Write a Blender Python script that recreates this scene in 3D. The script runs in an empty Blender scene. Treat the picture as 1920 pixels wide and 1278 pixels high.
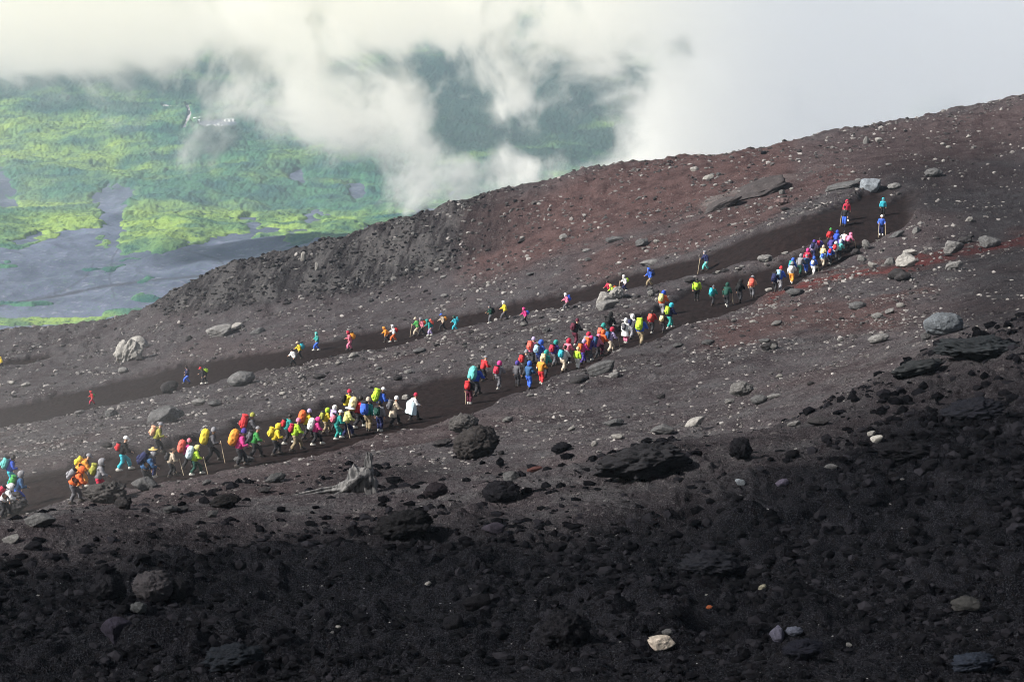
import bpy, bmesh, math, random
import numpy as np
from mathutils import Vector, Matrix, noise as mnoise

SC = bpy.context.scene
COL = SC.collection
R = math.radians
random.seed(7)
rng = np.random.default_rng(11)

# ------------------------------------------------------------------ camera
F = 3600.0                                   # focal length in pixels of a 1920 px wide frame
PITCH = R(10.99)
cd = bpy.data.cameras.new("camera"); cam = bpy.data.objects.new("camera", cd); COL.objects.link(cam)
cd.sensor_width = 36.0; cd.lens = 36.0 * F / 1920.0
cd.clip_start = 0.5; cd.clip_end = 12000
cam.location = (0, 0, 0); cam.rotation_euler = (math.pi / 2 - PITCH, 0, 0)
SC.camera = cam
CP, SP = math.cos(PITCH), math.sin(PITCH)

# ------------------------------------------------------------------ light
SUN_EL, SUN_AZ = R(38), R(-112)               # azimuth measured from the view direction (+Y) towards +X
w = bpy.data.worlds.new("World"); SC.world = w; w.use_nodes = True
nt = w.node_tree; nt.nodes.clear()
def N(nt, t, **k):
    n = nt.nodes.new(t)
    for a, b in k.items():
        if hasattr(n, a): setattr(n, a, b)
    return n
def L(nt, a, b): nt.links.new(a, b)
sky = N(nt, "ShaderNodeTexSky"); sky.sky_type = 'NISHITA'; sky.sun_disc = False
sky.sun_elevation = SUN_EL; sky.sun_rotation = SUN_AZ; sky.dust_density = 3.0; sky.altitude = 2500
bg1 = N(nt, "ShaderNodeBackground"); bg1.inputs[1].default_value = 0.045
hs = N(nt, "ShaderNodeHueSaturation"); hs.inputs['Saturation'].default_value = 0.55
L(nt, sky.outputs[0], hs.inputs['Color']); L(nt, hs.outputs[0], bg1.inputs[0])
tc = N(nt, "ShaderNodeTexCoord"); sx = N(nt, "ShaderNodeSeparateXYZ"); L(nt, tc.outputs['Generated'], sx.inputs[0])
# sea of cloud round and below the horizon: cream towards the sun on the left, cool grey to the right
mrx = N(nt, "ShaderNodeMapRange"); mrx.inputs[1].default_value = -0.28; mrx.inputs[2].default_value = 0.26
L(nt, sx.outputs[0], mrx.inputs[0])
ns = N(nt, "ShaderNodeTexNoise"); ns.inputs['Scale'].default_value = 6.0; ns.inputs['Detail'].default_value = 5; ns.inputs['Roughness'].default_value = 0.5
L(nt, tc.outputs['Generated'], ns.inputs['Vector'])
ad = N(nt, "ShaderNodeMath", operation='MULTIPLY_ADD'); L(nt, ns.outputs[0], ad.inputs[0]); ad.inputs[1].default_value = 0.5; ad.inputs[2].default_value = -0.25
ad2 = N(nt, "ShaderNodeMath", operation='ADD'); L(nt, ad.outputs[0], ad2.inputs[0]); L(nt, mrx.outputs[0], ad2.inputs[1])
cr = N(nt, "ShaderNodeValToRGB"); L(nt, ad2.outputs[0], cr.inputs[0])
els = cr.color_ramp.elements
els[0].position = 0.0; els[0].color = (0.80, 0.78, 0.66, 1)
els[1].position = 1.0; els[1].color = (0.60, 0.61, 0.65, 1)
e = els.new(0.42); e.color = (0.82, 0.80, 0.74, 1)
e = els.new(0.68); e.color = (0.62, 0.64, 0.66, 1)
e = els.new(0.85); e.color = (0.56, 0.58, 0.63, 1)
bg2 = N(nt, "ShaderNodeBackground"); L(nt, cr.outputs[0], bg2.inputs[0]); bg2.inputs[1].default_value = 0.58
mz = N(nt, "ShaderNodeMapRange"); mz.inputs[1].default_value = 0.15; mz.inputs[2].default_value = 0.7; mz.interpolation_type = 'SMOOTHSTEP'
L(nt, sx.outputs[2], mz.inputs[0])
mx = N(nt, "ShaderNodeMixShader"); L(nt, mz.outputs[0], mx.inputs[0]); L(nt, bg2.outputs[0], mx.inputs[1]); L(nt, bg1.outputs[0], mx.inputs[2])
wo = N(nt, "ShaderNodeOutputWorld"); L(nt, mx.outputs[0], wo.inputs[0])
try: w.cycles.sampling_method = 'MANUAL'; w.cycles.sample_map_resolution = 512
except Exception: pass

sd = bpy.data.lights.new("sun", 'SUN'); so = bpy.data.objects.new("sun", sd); COL.objects.link(so)
sd.energy = 4.3; sd.angle = R(3); sd.color = (1.0, 0.95, 0.87)
sdir = Vector((math.sin(SUN_AZ) * math.cos(SUN_EL), math.cos(SUN_AZ) * math.cos(SUN_EL), math.sin(SUN_EL)))
so.rotation_euler = sdir.to_track_quat('Z', 'Y').to_euler(); so.location = sdir * 60

SC.view_settings.view_transform = 'Standard'; SC.view_settings.look = 'None'
SC.view_settings.gamma = 1; SC.view_settings.exposure = 1.15
SC.cycles.use_denoising = True; SC.cycles.filter_width = 1.05
SC.cycles.max_bounces = 24; SC.cycles.diffuse_bounces = 2; SC.cycles.glossy_bounces = 1
SC.cycles.transparent_max_bounces = 8; SC.cycles.volume_bounces = 22
SC.cycles.volume_max_steps = 64

# ------------------------------------------------------------------ numpy noise
_perm = rng.permutation(4096).astype(np.int32)
_g = rng.uniform(0, 2 * np.pi, 4096); _gx, _gy = np.cos(_g), np.sin(_g)
def pn(x, y, seed=0):
    """2-D gradient noise, about -0.7 .. 0.7"""
    x = np.asarray(x, float); y = np.asarray(y, float)
    xi = np.floor(x).astype(np.int64); yi = np.floor(y).astype(np.int64)
    xf = x - xi; yf = y - yi
    u = xf * xf * xf * (xf * (xf * 6 - 15) + 10); v = yf * yf * yf * (yf * (yf * 6 - 15) + 10)
    def gr(ix, iy, dx, dy):
        h = _perm[(_perm[(ix + seed * 131) & 4095] + iy) & 4095]
        return _gx[h] * dx + _gy[h] * dy
    a = gr(xi, yi, xf, yf); b = gr(xi + 1, yi, xf - 1, yf)
    c = gr(xi, yi + 1, xf, yf - 1); d = gr(xi + 1, yi + 1, xf - 1, yf - 1)
    return (a + (b - a) * u) * (1 - v) + (c + (d - c) * u) * v
def fbm(x, y, o=4, seed=0, gain=0.5):
    s = 0; a = 1.0
    for k in range(o):
        s = s + a * pn(x * 2 ** k, y * 2 ** k, seed + k); a *= gain
    return s
def ridged(x, y, o=3, seed=0):
    s = 0; a = 1.0
    for k in range(o):
        s = s + a * (0.35 - np.abs(pn(x * 2 ** k, y * 2 ** k, seed + k))); a *= 0.5
    return s
def sst(x, a, b):
    t = np.clip((x - a) / (b - a), 0, 1); return t * t * (3 - 2 * t)

# ------------------------------------------------------------------ survey of the slope: where the photograph's points lie in space
def ray(u, v):
    a = (np.asarray(u, float) - 960) / F; b = (639 - np.asarray(v, float)) / F
    return a, CP + b * SP, -SP + b * CP
def P(u, v, D):
    x, y, z = ray(u, v); t = D / y
    return x * t, D + 0 * x, z * t
def proj(x, y, z):
    f = y * CP - z * SP; f = np.maximum(f, 1e-3); up = y * SP + z * CP
    return 960 + F * x / f, 639 - F * up / f

RIDGE = [(-700,700,250),(-400,668,250),(-200,640,248),(0,619,245),(180,601,242),(270,580,240),(330,546,238),(440,500,236),(520,478,235),(600,459,234),(700,430,233),
         (820,395,232),(900,370,232),(1000,344,231),(1080,325,230),(1160,311,230),(1255,298,230),(1370,299,230),(1440,286,229),
         (1560,248,228),(1640,240,228),(1760,215,228),(1920,180,228),(2100,140,228),(2500,60,228)]
CREST = [(-700,1060,50),(-300,1015,51),(0,985,52),(350,955,53),(700,925,55),(900,905,56),(1080,888,57),(1200,855,58),(1400,845,59),(1500,800,60),(1650,720,61),
         (1800,655,62),(1950,605,63),(2300,520,64)]
CTRL = []
for (u, v, D) in RIDGE:
    CTRL.append(P(u, v, D))
    x, y, z = P(u, v, D)
    for dd, dz in ((12, -4.5), (40, -22), (110, -62), (220, -120)):
        CTRL.append((x * (D + dd) / D, y + dd, z - 0.06 * 0 + dz))
for (u, v, D) in CREST:
    CTRL.append(P(u, v, D))
    x, y, z = P(u, v, D)
    if u < 1450: CTRL.append((x * (D + 5) / D, y + 5, z - 2.2))
for u, v, D in [
    (-400,1010,83),(0,945,83),(0,900,88),(250,885,86),(450,850,88),(650,808,93),(800,765,99),(1000,712,109),(1200,640,121),(1350,570,137),(1500,520,148),(1580,470,156),(1650,430,160),
    (-400,870,165),(-300,830,185),(0,830,140),(0,775,180),(250,725,179),(450,680,178),(600,655,177),(800,615,176),(1000,572,173),(1200,525,168),(1326,500,164),(1500,425,162),(1650,380,168),
    (250,800,125),(500,740,130),(700,700,133),(900,650,135),(1100,600,138),(1250,560,143),
    (0,690,215),(-400,740,215),(200,640,225),(450,590,215),(700,530,212),(900,480,208),(1100,440,200),(1300,400,196),(1500,340,196),(1700,300,198),(1900,260,205),
    (1800,380,178),(1920,440,155),(2200,330,165),(1750,480,142),(1920,560,110),(1650,560,122),(1450,620,113),(1750,620,92),(2100,560,90),(1300,680,104),(1500,700,92),(1650,660,84),(1100,750,96),(900,800,88),
    (600,880,76),(300,930,74),(0,985,66),(1300,770,82),(1000,840,76),(800,880,72),(1200,825,70),(1420,790,72),
    (0,1278,32),(500,1278,31.5),(960,1278,31),(1400,1278,30.5),(1920,1278,30),(-500,1278,32),(2400,1278,30),
    (0,1100,42),(500,1080,43),(960,1070,43),(1400,1050,43),(1920,950,44),(2400,900,45),(-500,1120,42),(1700,860,50),(1900,760,54)]:
    CTRL.append(P(u, v, D))
for x in (-14, 0, 14):
    CTRL += [(x, 0, -1.9 + x * 0.08), (x, 10, -5.2 + x * 0.1), (x, 20, -9.0 + x * 0.1), (x, -20, 6 + x * .1)]
CTRL = np.array([[float(a) for a in c] for c in CTRL])
_c = CTRL[:, :2] / 60.0
def _U(r2): return np.where(r2 > 1e-12, r2 * np.log(r2 + 1e-12), 0.0)
_n = len(_c)
_K = _U(((_c[:, None] - _c[None]) ** 2).sum(-1)) + np.eye(_n) * 2e-4
_Pm = np.hstack([np.ones((_n, 1)), _c])
_A = np.block([[_K, _Pm], [_Pm.T, np.zeros((3, 3))]])
_W = np.linalg.solve(_A, np.concatenate([CTRL[:, 2], np.zeros(3)]))
def macro(x, y):
    x = np.asarray(x, float); y = np.asarray(y, float); sh = x.shape
    xf = x.ravel() / 60; yf = y.ravel() / 60; out = np.empty(len(xf))
    for i in range(0, len(xf), 100000):
        a = xf[i:i+100000]; b = yf[i:i+100000]
        r2 = (a[:, None] - _c[None, :, 0]) ** 2 + (b[:, None] - _c[None, :, 1]) ** 2
        out[i:i+100000] = _U(r2) @ _W[:_n] + _W[_n] + a * _W[_n+1] + b * _W[_n+2]
    return out.reshape(sh)

# trail edges, surveyed as (u, v) sight lines; turned into ground masks through the position of each terrain vertex
def crv(pts):
    p = np.array(pts, float); return lambda u: np.interp(u, p[:, 0], p[:, 1])
LO_T = crv([(-600,960),(0,880),(120,862),(200,848),(300,832),(450,788),(600,755),(700,727),(840,698),(1000,672),(1130,628),(1190,594),(1260,556),(1330,522),(1420,500),(1500,472),(1560,440),(1620,402),(1660,372),(1700,360),(1900,300)])
LO_B = crv([(-600,1040),(0,968),(120,940),(200,922),(330,900),(420,880),(560,850),(650,830),(800,792),(900,762),(980,735),(1150,668),(1300,606),(1420,562),(1520,515),(1590,478),(1650,448),(1690,425),(1720,395),(1900,360)])
UP_T = crv([(-600,850),(0,760),(100,738),(200,712),(330,682),(400,668),(540,650),(660,625),(780,600),(920,572),(1060,543),(1200,500),(1300,478),(1400,440),(1500,408),(1580,378),(1650,350),(1700,340)])
UP_B = crv([(-600,880),(0,797),(100,782),(150,768),(330,735),(450,708),(540,692),(660,664),(720,652),(900,608),(1000,588),(1100,567),(1240,532),(1330,512),(1450,480),(1540,448),(1600,425),(1650,412),(1700,400)])
FA_T = crv([(-600,735),(-100,695),(0,676),(60,666),(130,659),(180,661)])
FA_B = crv([(-600,760),(-100,712),(0,690),(60,677),(130,662),(180,655)])
def gate(v, t, b, s): return sst(v, t - s, t + s) * (1 - sst(v, b - s, b + s))
def masks(x, y, z):
    u, v = proj(x, y, z)
    D = y
    wob = 5 * pn(x * 0.25, y * 0.25, 3) + 3 * pn(x * 1.1, y * 0.7, 4)
    vv = v + wob
    near = sst(D, 60, 66)
    tr = gate(vv, LO_T(u), LO_B(u), 4) * (1 - sst(u, 1690, 1740)) * near
    tr = np.maximum(tr, gate(vv, UP_T(u), UP_B(u), 3) * (1 - sst(u, 1640, 1700)) * sst(D, 120, 130))
    tr = np.maximum(tr, gate(vv, FA_T(u), FA_B(u), 1.5) * (1 - sst(u, 120, 150)) * sst(D, 150, 160))
    tr = tr * (1 - sst(D, 236, 240))
    # fresh black cinders of the near shoulder, its shade painted in with them
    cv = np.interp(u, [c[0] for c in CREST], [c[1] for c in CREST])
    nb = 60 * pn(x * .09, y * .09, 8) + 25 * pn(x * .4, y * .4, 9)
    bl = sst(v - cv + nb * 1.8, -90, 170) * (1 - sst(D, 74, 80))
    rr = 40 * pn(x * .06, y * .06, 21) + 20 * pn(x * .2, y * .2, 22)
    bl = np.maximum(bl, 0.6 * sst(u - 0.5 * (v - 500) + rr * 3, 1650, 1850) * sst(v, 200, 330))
    # red oxidised ash
    def band(pts, wd, u0, u1, amp=1):
        c = np.interp(u, [p[0] for p in pts], [p[1] for p in pts])
        nn = 14 * fbm(x * .16, y * .16, 3, 31) + 6 * pn(x * .9, y * .9, 33)
        return amp * (1 - sst(np.abs(v - c + nn), wd * .45, wd * 1.2)) * sst(u, u0 - 40, u0 + 40) * (1 - sst(u, u1 - 40, u1 + 40))
    rd = band([(1380,590),(1480,545),(1560,520),(1660,510),(1780,478),(1920,452)], 17, 1420, 2100)
    rd = np.maximum(rd, band([(1600,565),(1740,550)], 7, 1620, 1750, .8))
    rd = np.maximum(rd, band([(1320,640),(1500,590)], 36, 1320, 1700, .7))
    rd = np.maximum(rd, band([(820,470),(1000,430),(1200,360),(1500,300),(1700,260)], 85, 860, 1500, .8))
    rd = np.maximum(rd, band([(1100,500),(1300,440),(1420,400),(1560,330)], 26, 1080, 1620, .7))
    rd = np.maximum(rd, band([(1240,340),(1560,300),(1900,240)], 60, 1240, 2000, .42))
    rd = np.maximum(rd, 0.22 * sst(fbm(x * .05, y * .05, 3, 41), .05, .4))
    # rough lava crag below the ridge on the left
    ct = np.interp(u, [p[0] for p in RIDGE], [p[1] for p in RIDGE])
    cb = np.interp(u, [250,330,420,560,700,850,1000,1100], [585,592,585,562,545,505,440,380])
    cg = sst(v + 10 * pn(x * .15, y * .15, 51), ct - 20, ct) * (1 - sst(v + 14 * pn(x * .2, y * .2, 52), cb - 12, cb + 12)) * sst(u, 260, 330) * (1 - sst(u + 60 * pn(x / 4, y / 10, 53), 800, 1090)) * sst(D, 185, 195)
    # pale grey smooth lava ledge
    lg = (1 - sst(np.abs(v - np.interp(u, [1300,1350,1420,1500,1560], [392,378,352,326,314]) + 4 * pn(x, y, 55)), 5, 13)) * sst(u, 1300, 1330) * (1 - sst(u, 1440, 1520)) * sst(D, 170, 176)
    return u, v, tr, bl, rd, cg, lg
_K2 = {}
def ground_h(x, y, full=False):
    z0 = macro(x, y)
    u, v, tr, bl, rd, cg, lg = masks(x, y, z0)
    D = y
    rough = 1 - 0.9 * tr
    far = sst(D, 24, 60)
    h = 0.5 * fbm(x / 14, y / 14, 3, 60) * (1 - .6 * tr) * far
    h = h + 0.26 * fbm(x / 3.2, y / 3.2, 3, 64) * rough
    wx = x + .35 * pn(x / .9, y / .9, 68); wy = y + .35 * pn(x / .9, y / .9, 69)
    patch = sst(fbm(x / 6, y / 6, 2, 67), -.15, .35)
    lump = np.maximum(pn(wx / 1.3 + 9, wy / 1.0, 70) - .22, 0) + .7 * np.maximum(pn(wx / .55, wy / .5, 71) - .2, 0)
    h = h + lump * .55 * patch * rough
    h = h + (0.05 + .05 * patch) * ridged(wx / .5, wy / .45, 4, 75) * rough * (1 - .35 * sst(D, 90, 150))
    h = h + (.05 * np.abs(pn(wx / .17, wy / .17, 79)) + .03 * np.abs(pn(x / .07, y / .07, 80))) * rough * (1 - sst(D, 60, 100))
    # rough humps along the near shoulder
    h = h + bl * (1 - sst(D, 66, 74)) * sst(D, 26, 34) * (0.6 * np.maximum(fbm(x / 5.5, y / 4.5, 4, 82), 0) + .30 * np.maximum(fbm(wx / 1.6, wy / 1.3, 4, 83) - .1, 0) + .75 * np.abs(pn(wx / 1.2, wy / .95, 84)) * sst(fbm(x / 5, y / 4, 2, 88), -.15, .25) + .24 * np.abs(pn(wx / .42, wy / .36, 81)))
    # trail is trodden a little below the slope; its upper side is a small bank
    h = h - 0.42 * tr + tr * (.05 * pn(x / .35, y / .5, 85) + .04 * pn(x / .8, y / 1.1, 86))
    # crag: diagonal ribs
    q = x * .98 - y * .17 + .5 * pn(x / 2, y / 9, 89)
    rib = ridged(q / 4.5, y / 26, 3, 90); rib2 = ridged(q / 1.1, y / 8, 3, 94)
    rib3 = ridged(x / .9 - y / 6, y / 2.2, 3, 99)
    h = h + cg * (.25 * rib + .16 * rib2 + .34 * rib3 + .22 * np.maximum(fbm(x / 1.1, y / 3.5, 3, 87), 0))
    _K2['s'] = cg * np.clip(.15 + 1.1 * rib2 + .5 * rib3 + .5 * rib + .7 * fbm(x / 3, y / 12, 3, 95), 0, 1)
    h = h + lg * .35 * (1 + .3 * pn(x * .8, y * .8, 97))
    h = h + sst(D, 195, 228) * 0.55 * np.maximum(fbm(x / 2.2, y / 5, 3, 98), -.1)
    z = z0 + h
    return (z, u, v, tr, bl, rd, cg, lg) if full else z

def cast(uv, y0=26, y1=244):
    """where sight lines meet the finished ground"""
    uv = np.atleast_2d(np.asarray(uv, float)); n = len(uv)
    dx, dy, dz = ray(uv[:, 0], uv[:, 1])
    ys = y0 * (y1 / y0) ** np.linspace(0, 1, 700)
    t = ys[None] / dy[:, None]
    X = dx[:, None] * t; Y = np.broadcast_to(ys[None], X.shape); Z = dz[:, None] * t
    G = ground_h(X, Y)
    below = Z < G
    idx = np.argmax(below, axis=1); hit = below.any(axis=1)
    idx = np.maximum(idx, 1)
    i = np.arange(n)
    a = (Z - G)[i, idx - 1]; b = (Z - G)[i, idx]
    f = np.where(np.abs(a - b) > 1e-9, a / (a - b), 0.5); f = np.clip(f, 0, 1)
    yy = ys[idx - 1] + (ys[idx] - ys[idx - 1]) * f
    tt = yy / dy
    x = dx * tt
    return np.stack([x, yy, ground_h(x, yy)], 1), hit

# ------------------------------------------------------------------ helpers for objects and tags
def tag(o, label=None, cat=None, group=None, kind=None):
    if label: o['label'] = label
    if cat: o['category'] = cat
    if group: o['group'] = group
    if kind: o['kind'] = kind
    return o
def link(name, me, mats=(), parent=None, smooth=False):
    o = bpy.data.objects.new(name, me); COL.objects.link(o)
    for m in mats: me.materials.append(m)
    if parent is not None: o.parent = parent
    return o
def mesh_np(name, verts, faces, smooth=True):
    me = bpy.data.meshes.new(name)
    verts = np.asarray(verts, np.float32); faces = np.asarray(faces, np.int32)
    k = faces.shape[1]
    me.vertices.add(len(verts)); me.vertices.foreach_set("co", verts.ravel())
    me.loops.add(faces.size); me.loops.foreach_set("vertex_index", faces.ravel())
    me.polygons.add(len(faces)); me.polygons.foreach_set("loop_start", np.arange(0, faces.size, k, dtype=np.int32))
    me.polygons.foreach_set("loop_total", np.full(len(faces), k, np.int32))
    me.polygons.foreach_set("use_smooth", np.full(len(faces), smooth, bool))
    me.update(calc_edges=True)
    return me
def add_attr(me, name, arrs):
    a = me.attributes.new(name, 'FLOAT_COLOR', 'POINT')
    d = np.ones((len(me.vertices), 4), np.float32)
    for i, s in enumerate(arrs): d[:, i] = s
    a.data.foreach_set("color", d.ravel())
def grid_faces(nr, nc, keep=None):
    i = np.arange(nr * nc).reshape(nr, nc)
    f = np.stack([i[:-1, :-1], i[:-1, 1:], i[1:, 1:], i[1:, :-1]], -1).reshape(-1, 4)
    return f if keep is None else f[keep]

# node helpers
class MT:
    def __init__(s, name):
        s.m = bpy.data.materials.new(name); s.m.use_nodes = True; s.nt = s.m.node_tree; s.nt.nodes.clear()
        s.out = s.n("ShaderNodeOutputMaterial"); s.co = s.n("ShaderNodeTexCoord").outputs['Object']
    def n(s, t, **k): return N(s.nt, t, **k)
    def l(s, a, b): s.nt.links.new(a, b)
    def val(s, sock, v):
        if hasattr(v, 'is_output'): s.l(v, sock)
        elif isinstance(v, (tuple, list)): sock.default_value = tuple(v) + ((1,) if len(v) == 3 and len(sock.default_value) == 4 else ())
        else: sock.default_value = v
    def noise(s, scale, detail=3, rough=0.55, vec=None, out=0, dim='3D'):
        n = s.n("ShaderNodeTexNoise"); n.inputs['Scale'].default_value = scale; n.inputs['Detail'].default_value = detail; n.inputs['Roughness'].default_value = rough
        s.l(vec if vec is not None else s.co, n.inputs['Vector']); return n.outputs[out]
    def mapr(s, v, a, b, c=0.0, d=1.0, smooth=True):
        n = s.n("ShaderNodeMapRange"); n.interpolation_type = 'SMOOTHSTEP' if smooth else 'LINEAR'
        s.val(n.inputs[0], v)
        for i, q in enumerate((a, b, c, d)): s.val(n.inputs[i + 1], q)
        return n.outputs[0]
    def math(s, op, a, b=0.0, c=0.0):
        n = s.n("ShaderNodeMath", operation=op); s.val(n.inputs[0], a); s.val(n.inputs[1], b); s.val(n.inputs[2], c); return n.outputs[0]
    def mix(s, f, a, b, mode='MIX'):
        n = s.n("ShaderNodeMix"); n.data_type = 'RGBA'; n.blend_type = mode; n.clamp_factor = True
        s.val(n.inputs[0], f); s.val(n.inputs[6], a); s.val(n.inputs[7], b); return n.outputs[2]
    def attr(s, name):
        n = s.n("ShaderNodeAttribute"); n.attribute_name = name; sp = s.n("ShaderNodeSeparateColor"); s.l(n.outputs['Color'], sp.inputs[0]); return sp.outputs
    def mapping(s, scale=(1,1,1), rot=(0,0,0)):
        n = s.n("ShaderNodeMapping"); s.l(s.co, n.inputs[0]); n.inputs['Scale'].default_value = scale; n.inputs['Rotation'].default_value = rot; return n.outputs[0]
    def finish(s, col, rough=0.9, height=None, dist=0.05, strength=1.0, spec=0.3):
        p = s.n("ShaderNodeBsdfPrincipled"); s.val(p.inputs['Base Color'], col); s.val(p.inputs['Roughness'], rough)
        p.inputs['Specular IOR Level'].default_value = spec
        if height is not None:
            b = s.n("ShaderNodeBump"); b.inputs['Distance'].default_value = dist; b.inputs['Strength'].default_value = strength
            s.l(height, b.inputs['Height']); s.l(b.outputs[0], p.inputs['Normal'])
        s.l(p.outputs[0], s.out.inputs[0]); s.p = p
        return s.m

# ------------------------------------------------------------------ slope material
def slope_material():
    s = MT("cinder_slope")
    A = s.attr("soil"); B = s.attr("soil2")
    tr, bl, rd = A[0], A[1], A[2]; cg, lg = B[0], B[1]
    n1 = s.noise(0.09, 4); n2 = s.noise(0.6, 5, .6); n3 = s.noise(1.6, 6, .78); n4 = s.noise(6.5, 3, .8); n5 = s.noise(26, 2, .8)
    c = s.mix(s.mapr(n1, .35, .65), (.050, .041, .046), (.074, .064, .071))
    c = s.mix(s.mapr(n2, .40, .68), c, (.082, .078, .084))
    c = s.mix(s.mapr(n2, .46, .25), c, (.030, .026, .029))
    redc = s.mix(s.mapr(n2, .35, .6), (.062, .033, .032), (.105, .056, .053))
    c = s.mix(s.math('MULTIPLY', rd, s.mapr(n3, .2, .6, .55, 1.0)), c, redc)
    c = s.mix(s.math('MULTIPLY', s.mapr(rd, .8, .95), s.mapr(n2, .35, .6)), c, (.125, .034, .034))
    c = s.mix(s.math('MULTIPLY', cg, .85), c, s.mix(s.mapr(B[2], .62, 1.0), (.020, .019, .022), (.075, .073, .076)))
    c = s.mix(s.math('MULTIPLY', lg, s.mapr(n2, .3, .55, .2, .8)), c, (.15, .135, .135))
    blk = s.mix(s.mapr(n2, .35, .7), (.0022, .0023, .0036), (.0078, .0076, .0102))  # cinder black, deepened by the shoulder's shade put into the colour
    blk = s.mix(s.mapr(n5, .50, .62, 0, .8), blk, (.020, .020, .025)); blk = s.mix(s.mapr(n4, .50, .40, 0, .8), blk, (.0010, .0010, .0016))  # light grains double as painted glints
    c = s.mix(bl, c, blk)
    c = s.mix(s.math('MULTIPLY', tr, .93), c, s.mix(s.mapr(n3, .3, .7), (.005, .0034, .0034), (.020, .0130, .0125)))
    # grains: pale and dark cinders of several sizes
    gr = s.mapr(n3, .58, .70); pale = s.mix(bl, (.26, .24, .235), (.032, .032, .038))
    off = s.math('SUBTRACT', 1.0, tr)
    c = s.mix(s.math('MULTIPLY', s.math('MULTIPLY', gr, .7), off), c, pale)
    c = s.mix(s.math('MULTIPLY', s.mapr(n4, .60, .68), s.math('MULTIPLY', off, .65)), c, pale)
    c = s.mix(s.math('MULTIPLY', s.mapr(n4, .47, .36), .7), c, (.008, .007, .008))
    c = s.mix(s.math('MULTIPLY', s.mapr(n5, .58, .68), s.math('MULTIPLY', off, .5)), c, pale)
    h = s.math('ADD', s.math('MULTIPLY', n3, .6), s.math('ADD', s.math('MULTIPLY', n4, .25), s.math('MULTIPLY', n5, .1)))
    h = s.math('MULTIPLY', h, s.math('SUBTRACT', 1.0, s.math('MULTIPLY', tr, .75)))
    return s.finish(c, .92, h, dist=.5, strength=1.0, spec=.02)

def build_slope():
    r = [7.0]
    while r[-1] < 258: r.append(r[-1] + (max(.046, .046 * (r[-1] / 30) ** 1.35) if r[-1] > 26 else .5))
    while r[-1] < 460: r.append(r[-1] + 4)
    r = np.array(r)
    us = np.concatenate([np.arange(-1500, -120, 30), np.arange(-120, 2041, 2.0), np.arange(2060, 3500, 30)])
    th = (us - 960) / F
    Y = np.repeat(r[:, None], len(th), 1); X = Y * th[None] * 1.0
    Z, u, v, tr, bl, rd, cg, lg = ground_h(X, Y, True)
    me = mesh_np("slope", np.stack([X, Y, Z], -1).reshape(-1, 3), grid_faces(len(r), len(th)))
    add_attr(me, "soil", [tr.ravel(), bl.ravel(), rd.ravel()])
    add_attr(me, "soil2", [cg.ravel(), lg.ravel(), _K2['s'].ravel()])
    o = link("mountain_slope", me, [slope_material()]); tag(o, kind='structure', label='black and red cinder slope of the volcano with two trodden trails')
    print("slope verts", len(me.vertices))
    return o
slope = build_slope()

# ------------------------------------------------------------------ valley floor, forest canopy
VAL = [(-2000,640,700,0)]
def valley_z(x, y):
    z = np.interp(y, [300, 500, 700, 1000, 1400, 2000, 2500, 3200, 3700, 4300, 5000, 6000], [-150, -168, -178, -188, -197, -196, -178, -130, -60, 30, 190, 200])
    z = z
    z = z + 15 * fbm(x / 230, y / 300, 4, 120) * sst(y, 700, 1100) + 7 * ridged(x / 80, y / 110, 3, 126) * sst(y, 800, 1200)
    return z
def blob(u, v, cu, cv, ru, rv): return np.exp(-(((u - cu) / ru) ** 2 + ((v - cv) / rv) ** 2))
def valley_masks(x, y, z):
    u, v = proj(x, y, z)
    n = fbm(x / 90, y / 160, 4, 130); n2 = fbm(x / 25, y / 50, 3, 135)
    # edge between the ash plain and the shrubs
    e = np.interp(u, [-300,0,100,200,260,330,450,600,760,900,1000], [470,465,458,470,478,455,450,452,430,400,380])
    fo = 1 - sst(v + n * 80 + n2 * 38, e - 22, e + 18)
    scar = 0.9 * blob(u, v, 215, 375, 55, 38) + blob(u, v, 0, 350, 42, 55) + .8 * blob(u, v, 212, 440, 18, 45) + .8 * blob(u, v, 670, 360, 24, 26) + .8 * blob(u, v, 470, 425, 34, 22) + .7 * blob(u, v, 590, 405, 42, 20) + .7 * blob(u, v, 560, 335, 22, 30)
    fo = fo * (1 - sst(scar + n * .55 + n2 * .3, .30, .95))
    fo = np.clip(fo + .55 * pn(x / 7, y / 16, 136) * (fo > .02), 0, 1)
    st = blob(u, v, 70, 602, 130, 11) + .8 * blob(u, v, 230, 585, 60, 8) + .65 * blob(u, v, 40, 570, 150, 9) + .5 * blob(u, v, 300, 560, 90, 12)
    fo = np.maximum(fo, sst(st + n2 * .4, .42, .62) * .98)
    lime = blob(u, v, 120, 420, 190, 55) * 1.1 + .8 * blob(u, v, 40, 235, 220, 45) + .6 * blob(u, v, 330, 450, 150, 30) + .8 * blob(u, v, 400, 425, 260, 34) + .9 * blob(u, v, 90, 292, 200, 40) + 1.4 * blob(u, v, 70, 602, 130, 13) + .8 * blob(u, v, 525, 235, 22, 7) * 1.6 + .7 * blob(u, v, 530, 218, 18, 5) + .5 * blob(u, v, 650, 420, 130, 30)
    lime = np.clip(lime * .85 + n * 1.1 + n2 * .5 - .05, 0, 1)  # yellow-green patches: sunlight on the forest painted into its colour
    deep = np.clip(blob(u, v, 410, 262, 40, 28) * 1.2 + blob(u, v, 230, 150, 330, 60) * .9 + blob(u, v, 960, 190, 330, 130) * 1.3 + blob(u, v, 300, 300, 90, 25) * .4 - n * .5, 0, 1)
    return u, v, fo, lime, deep
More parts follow.
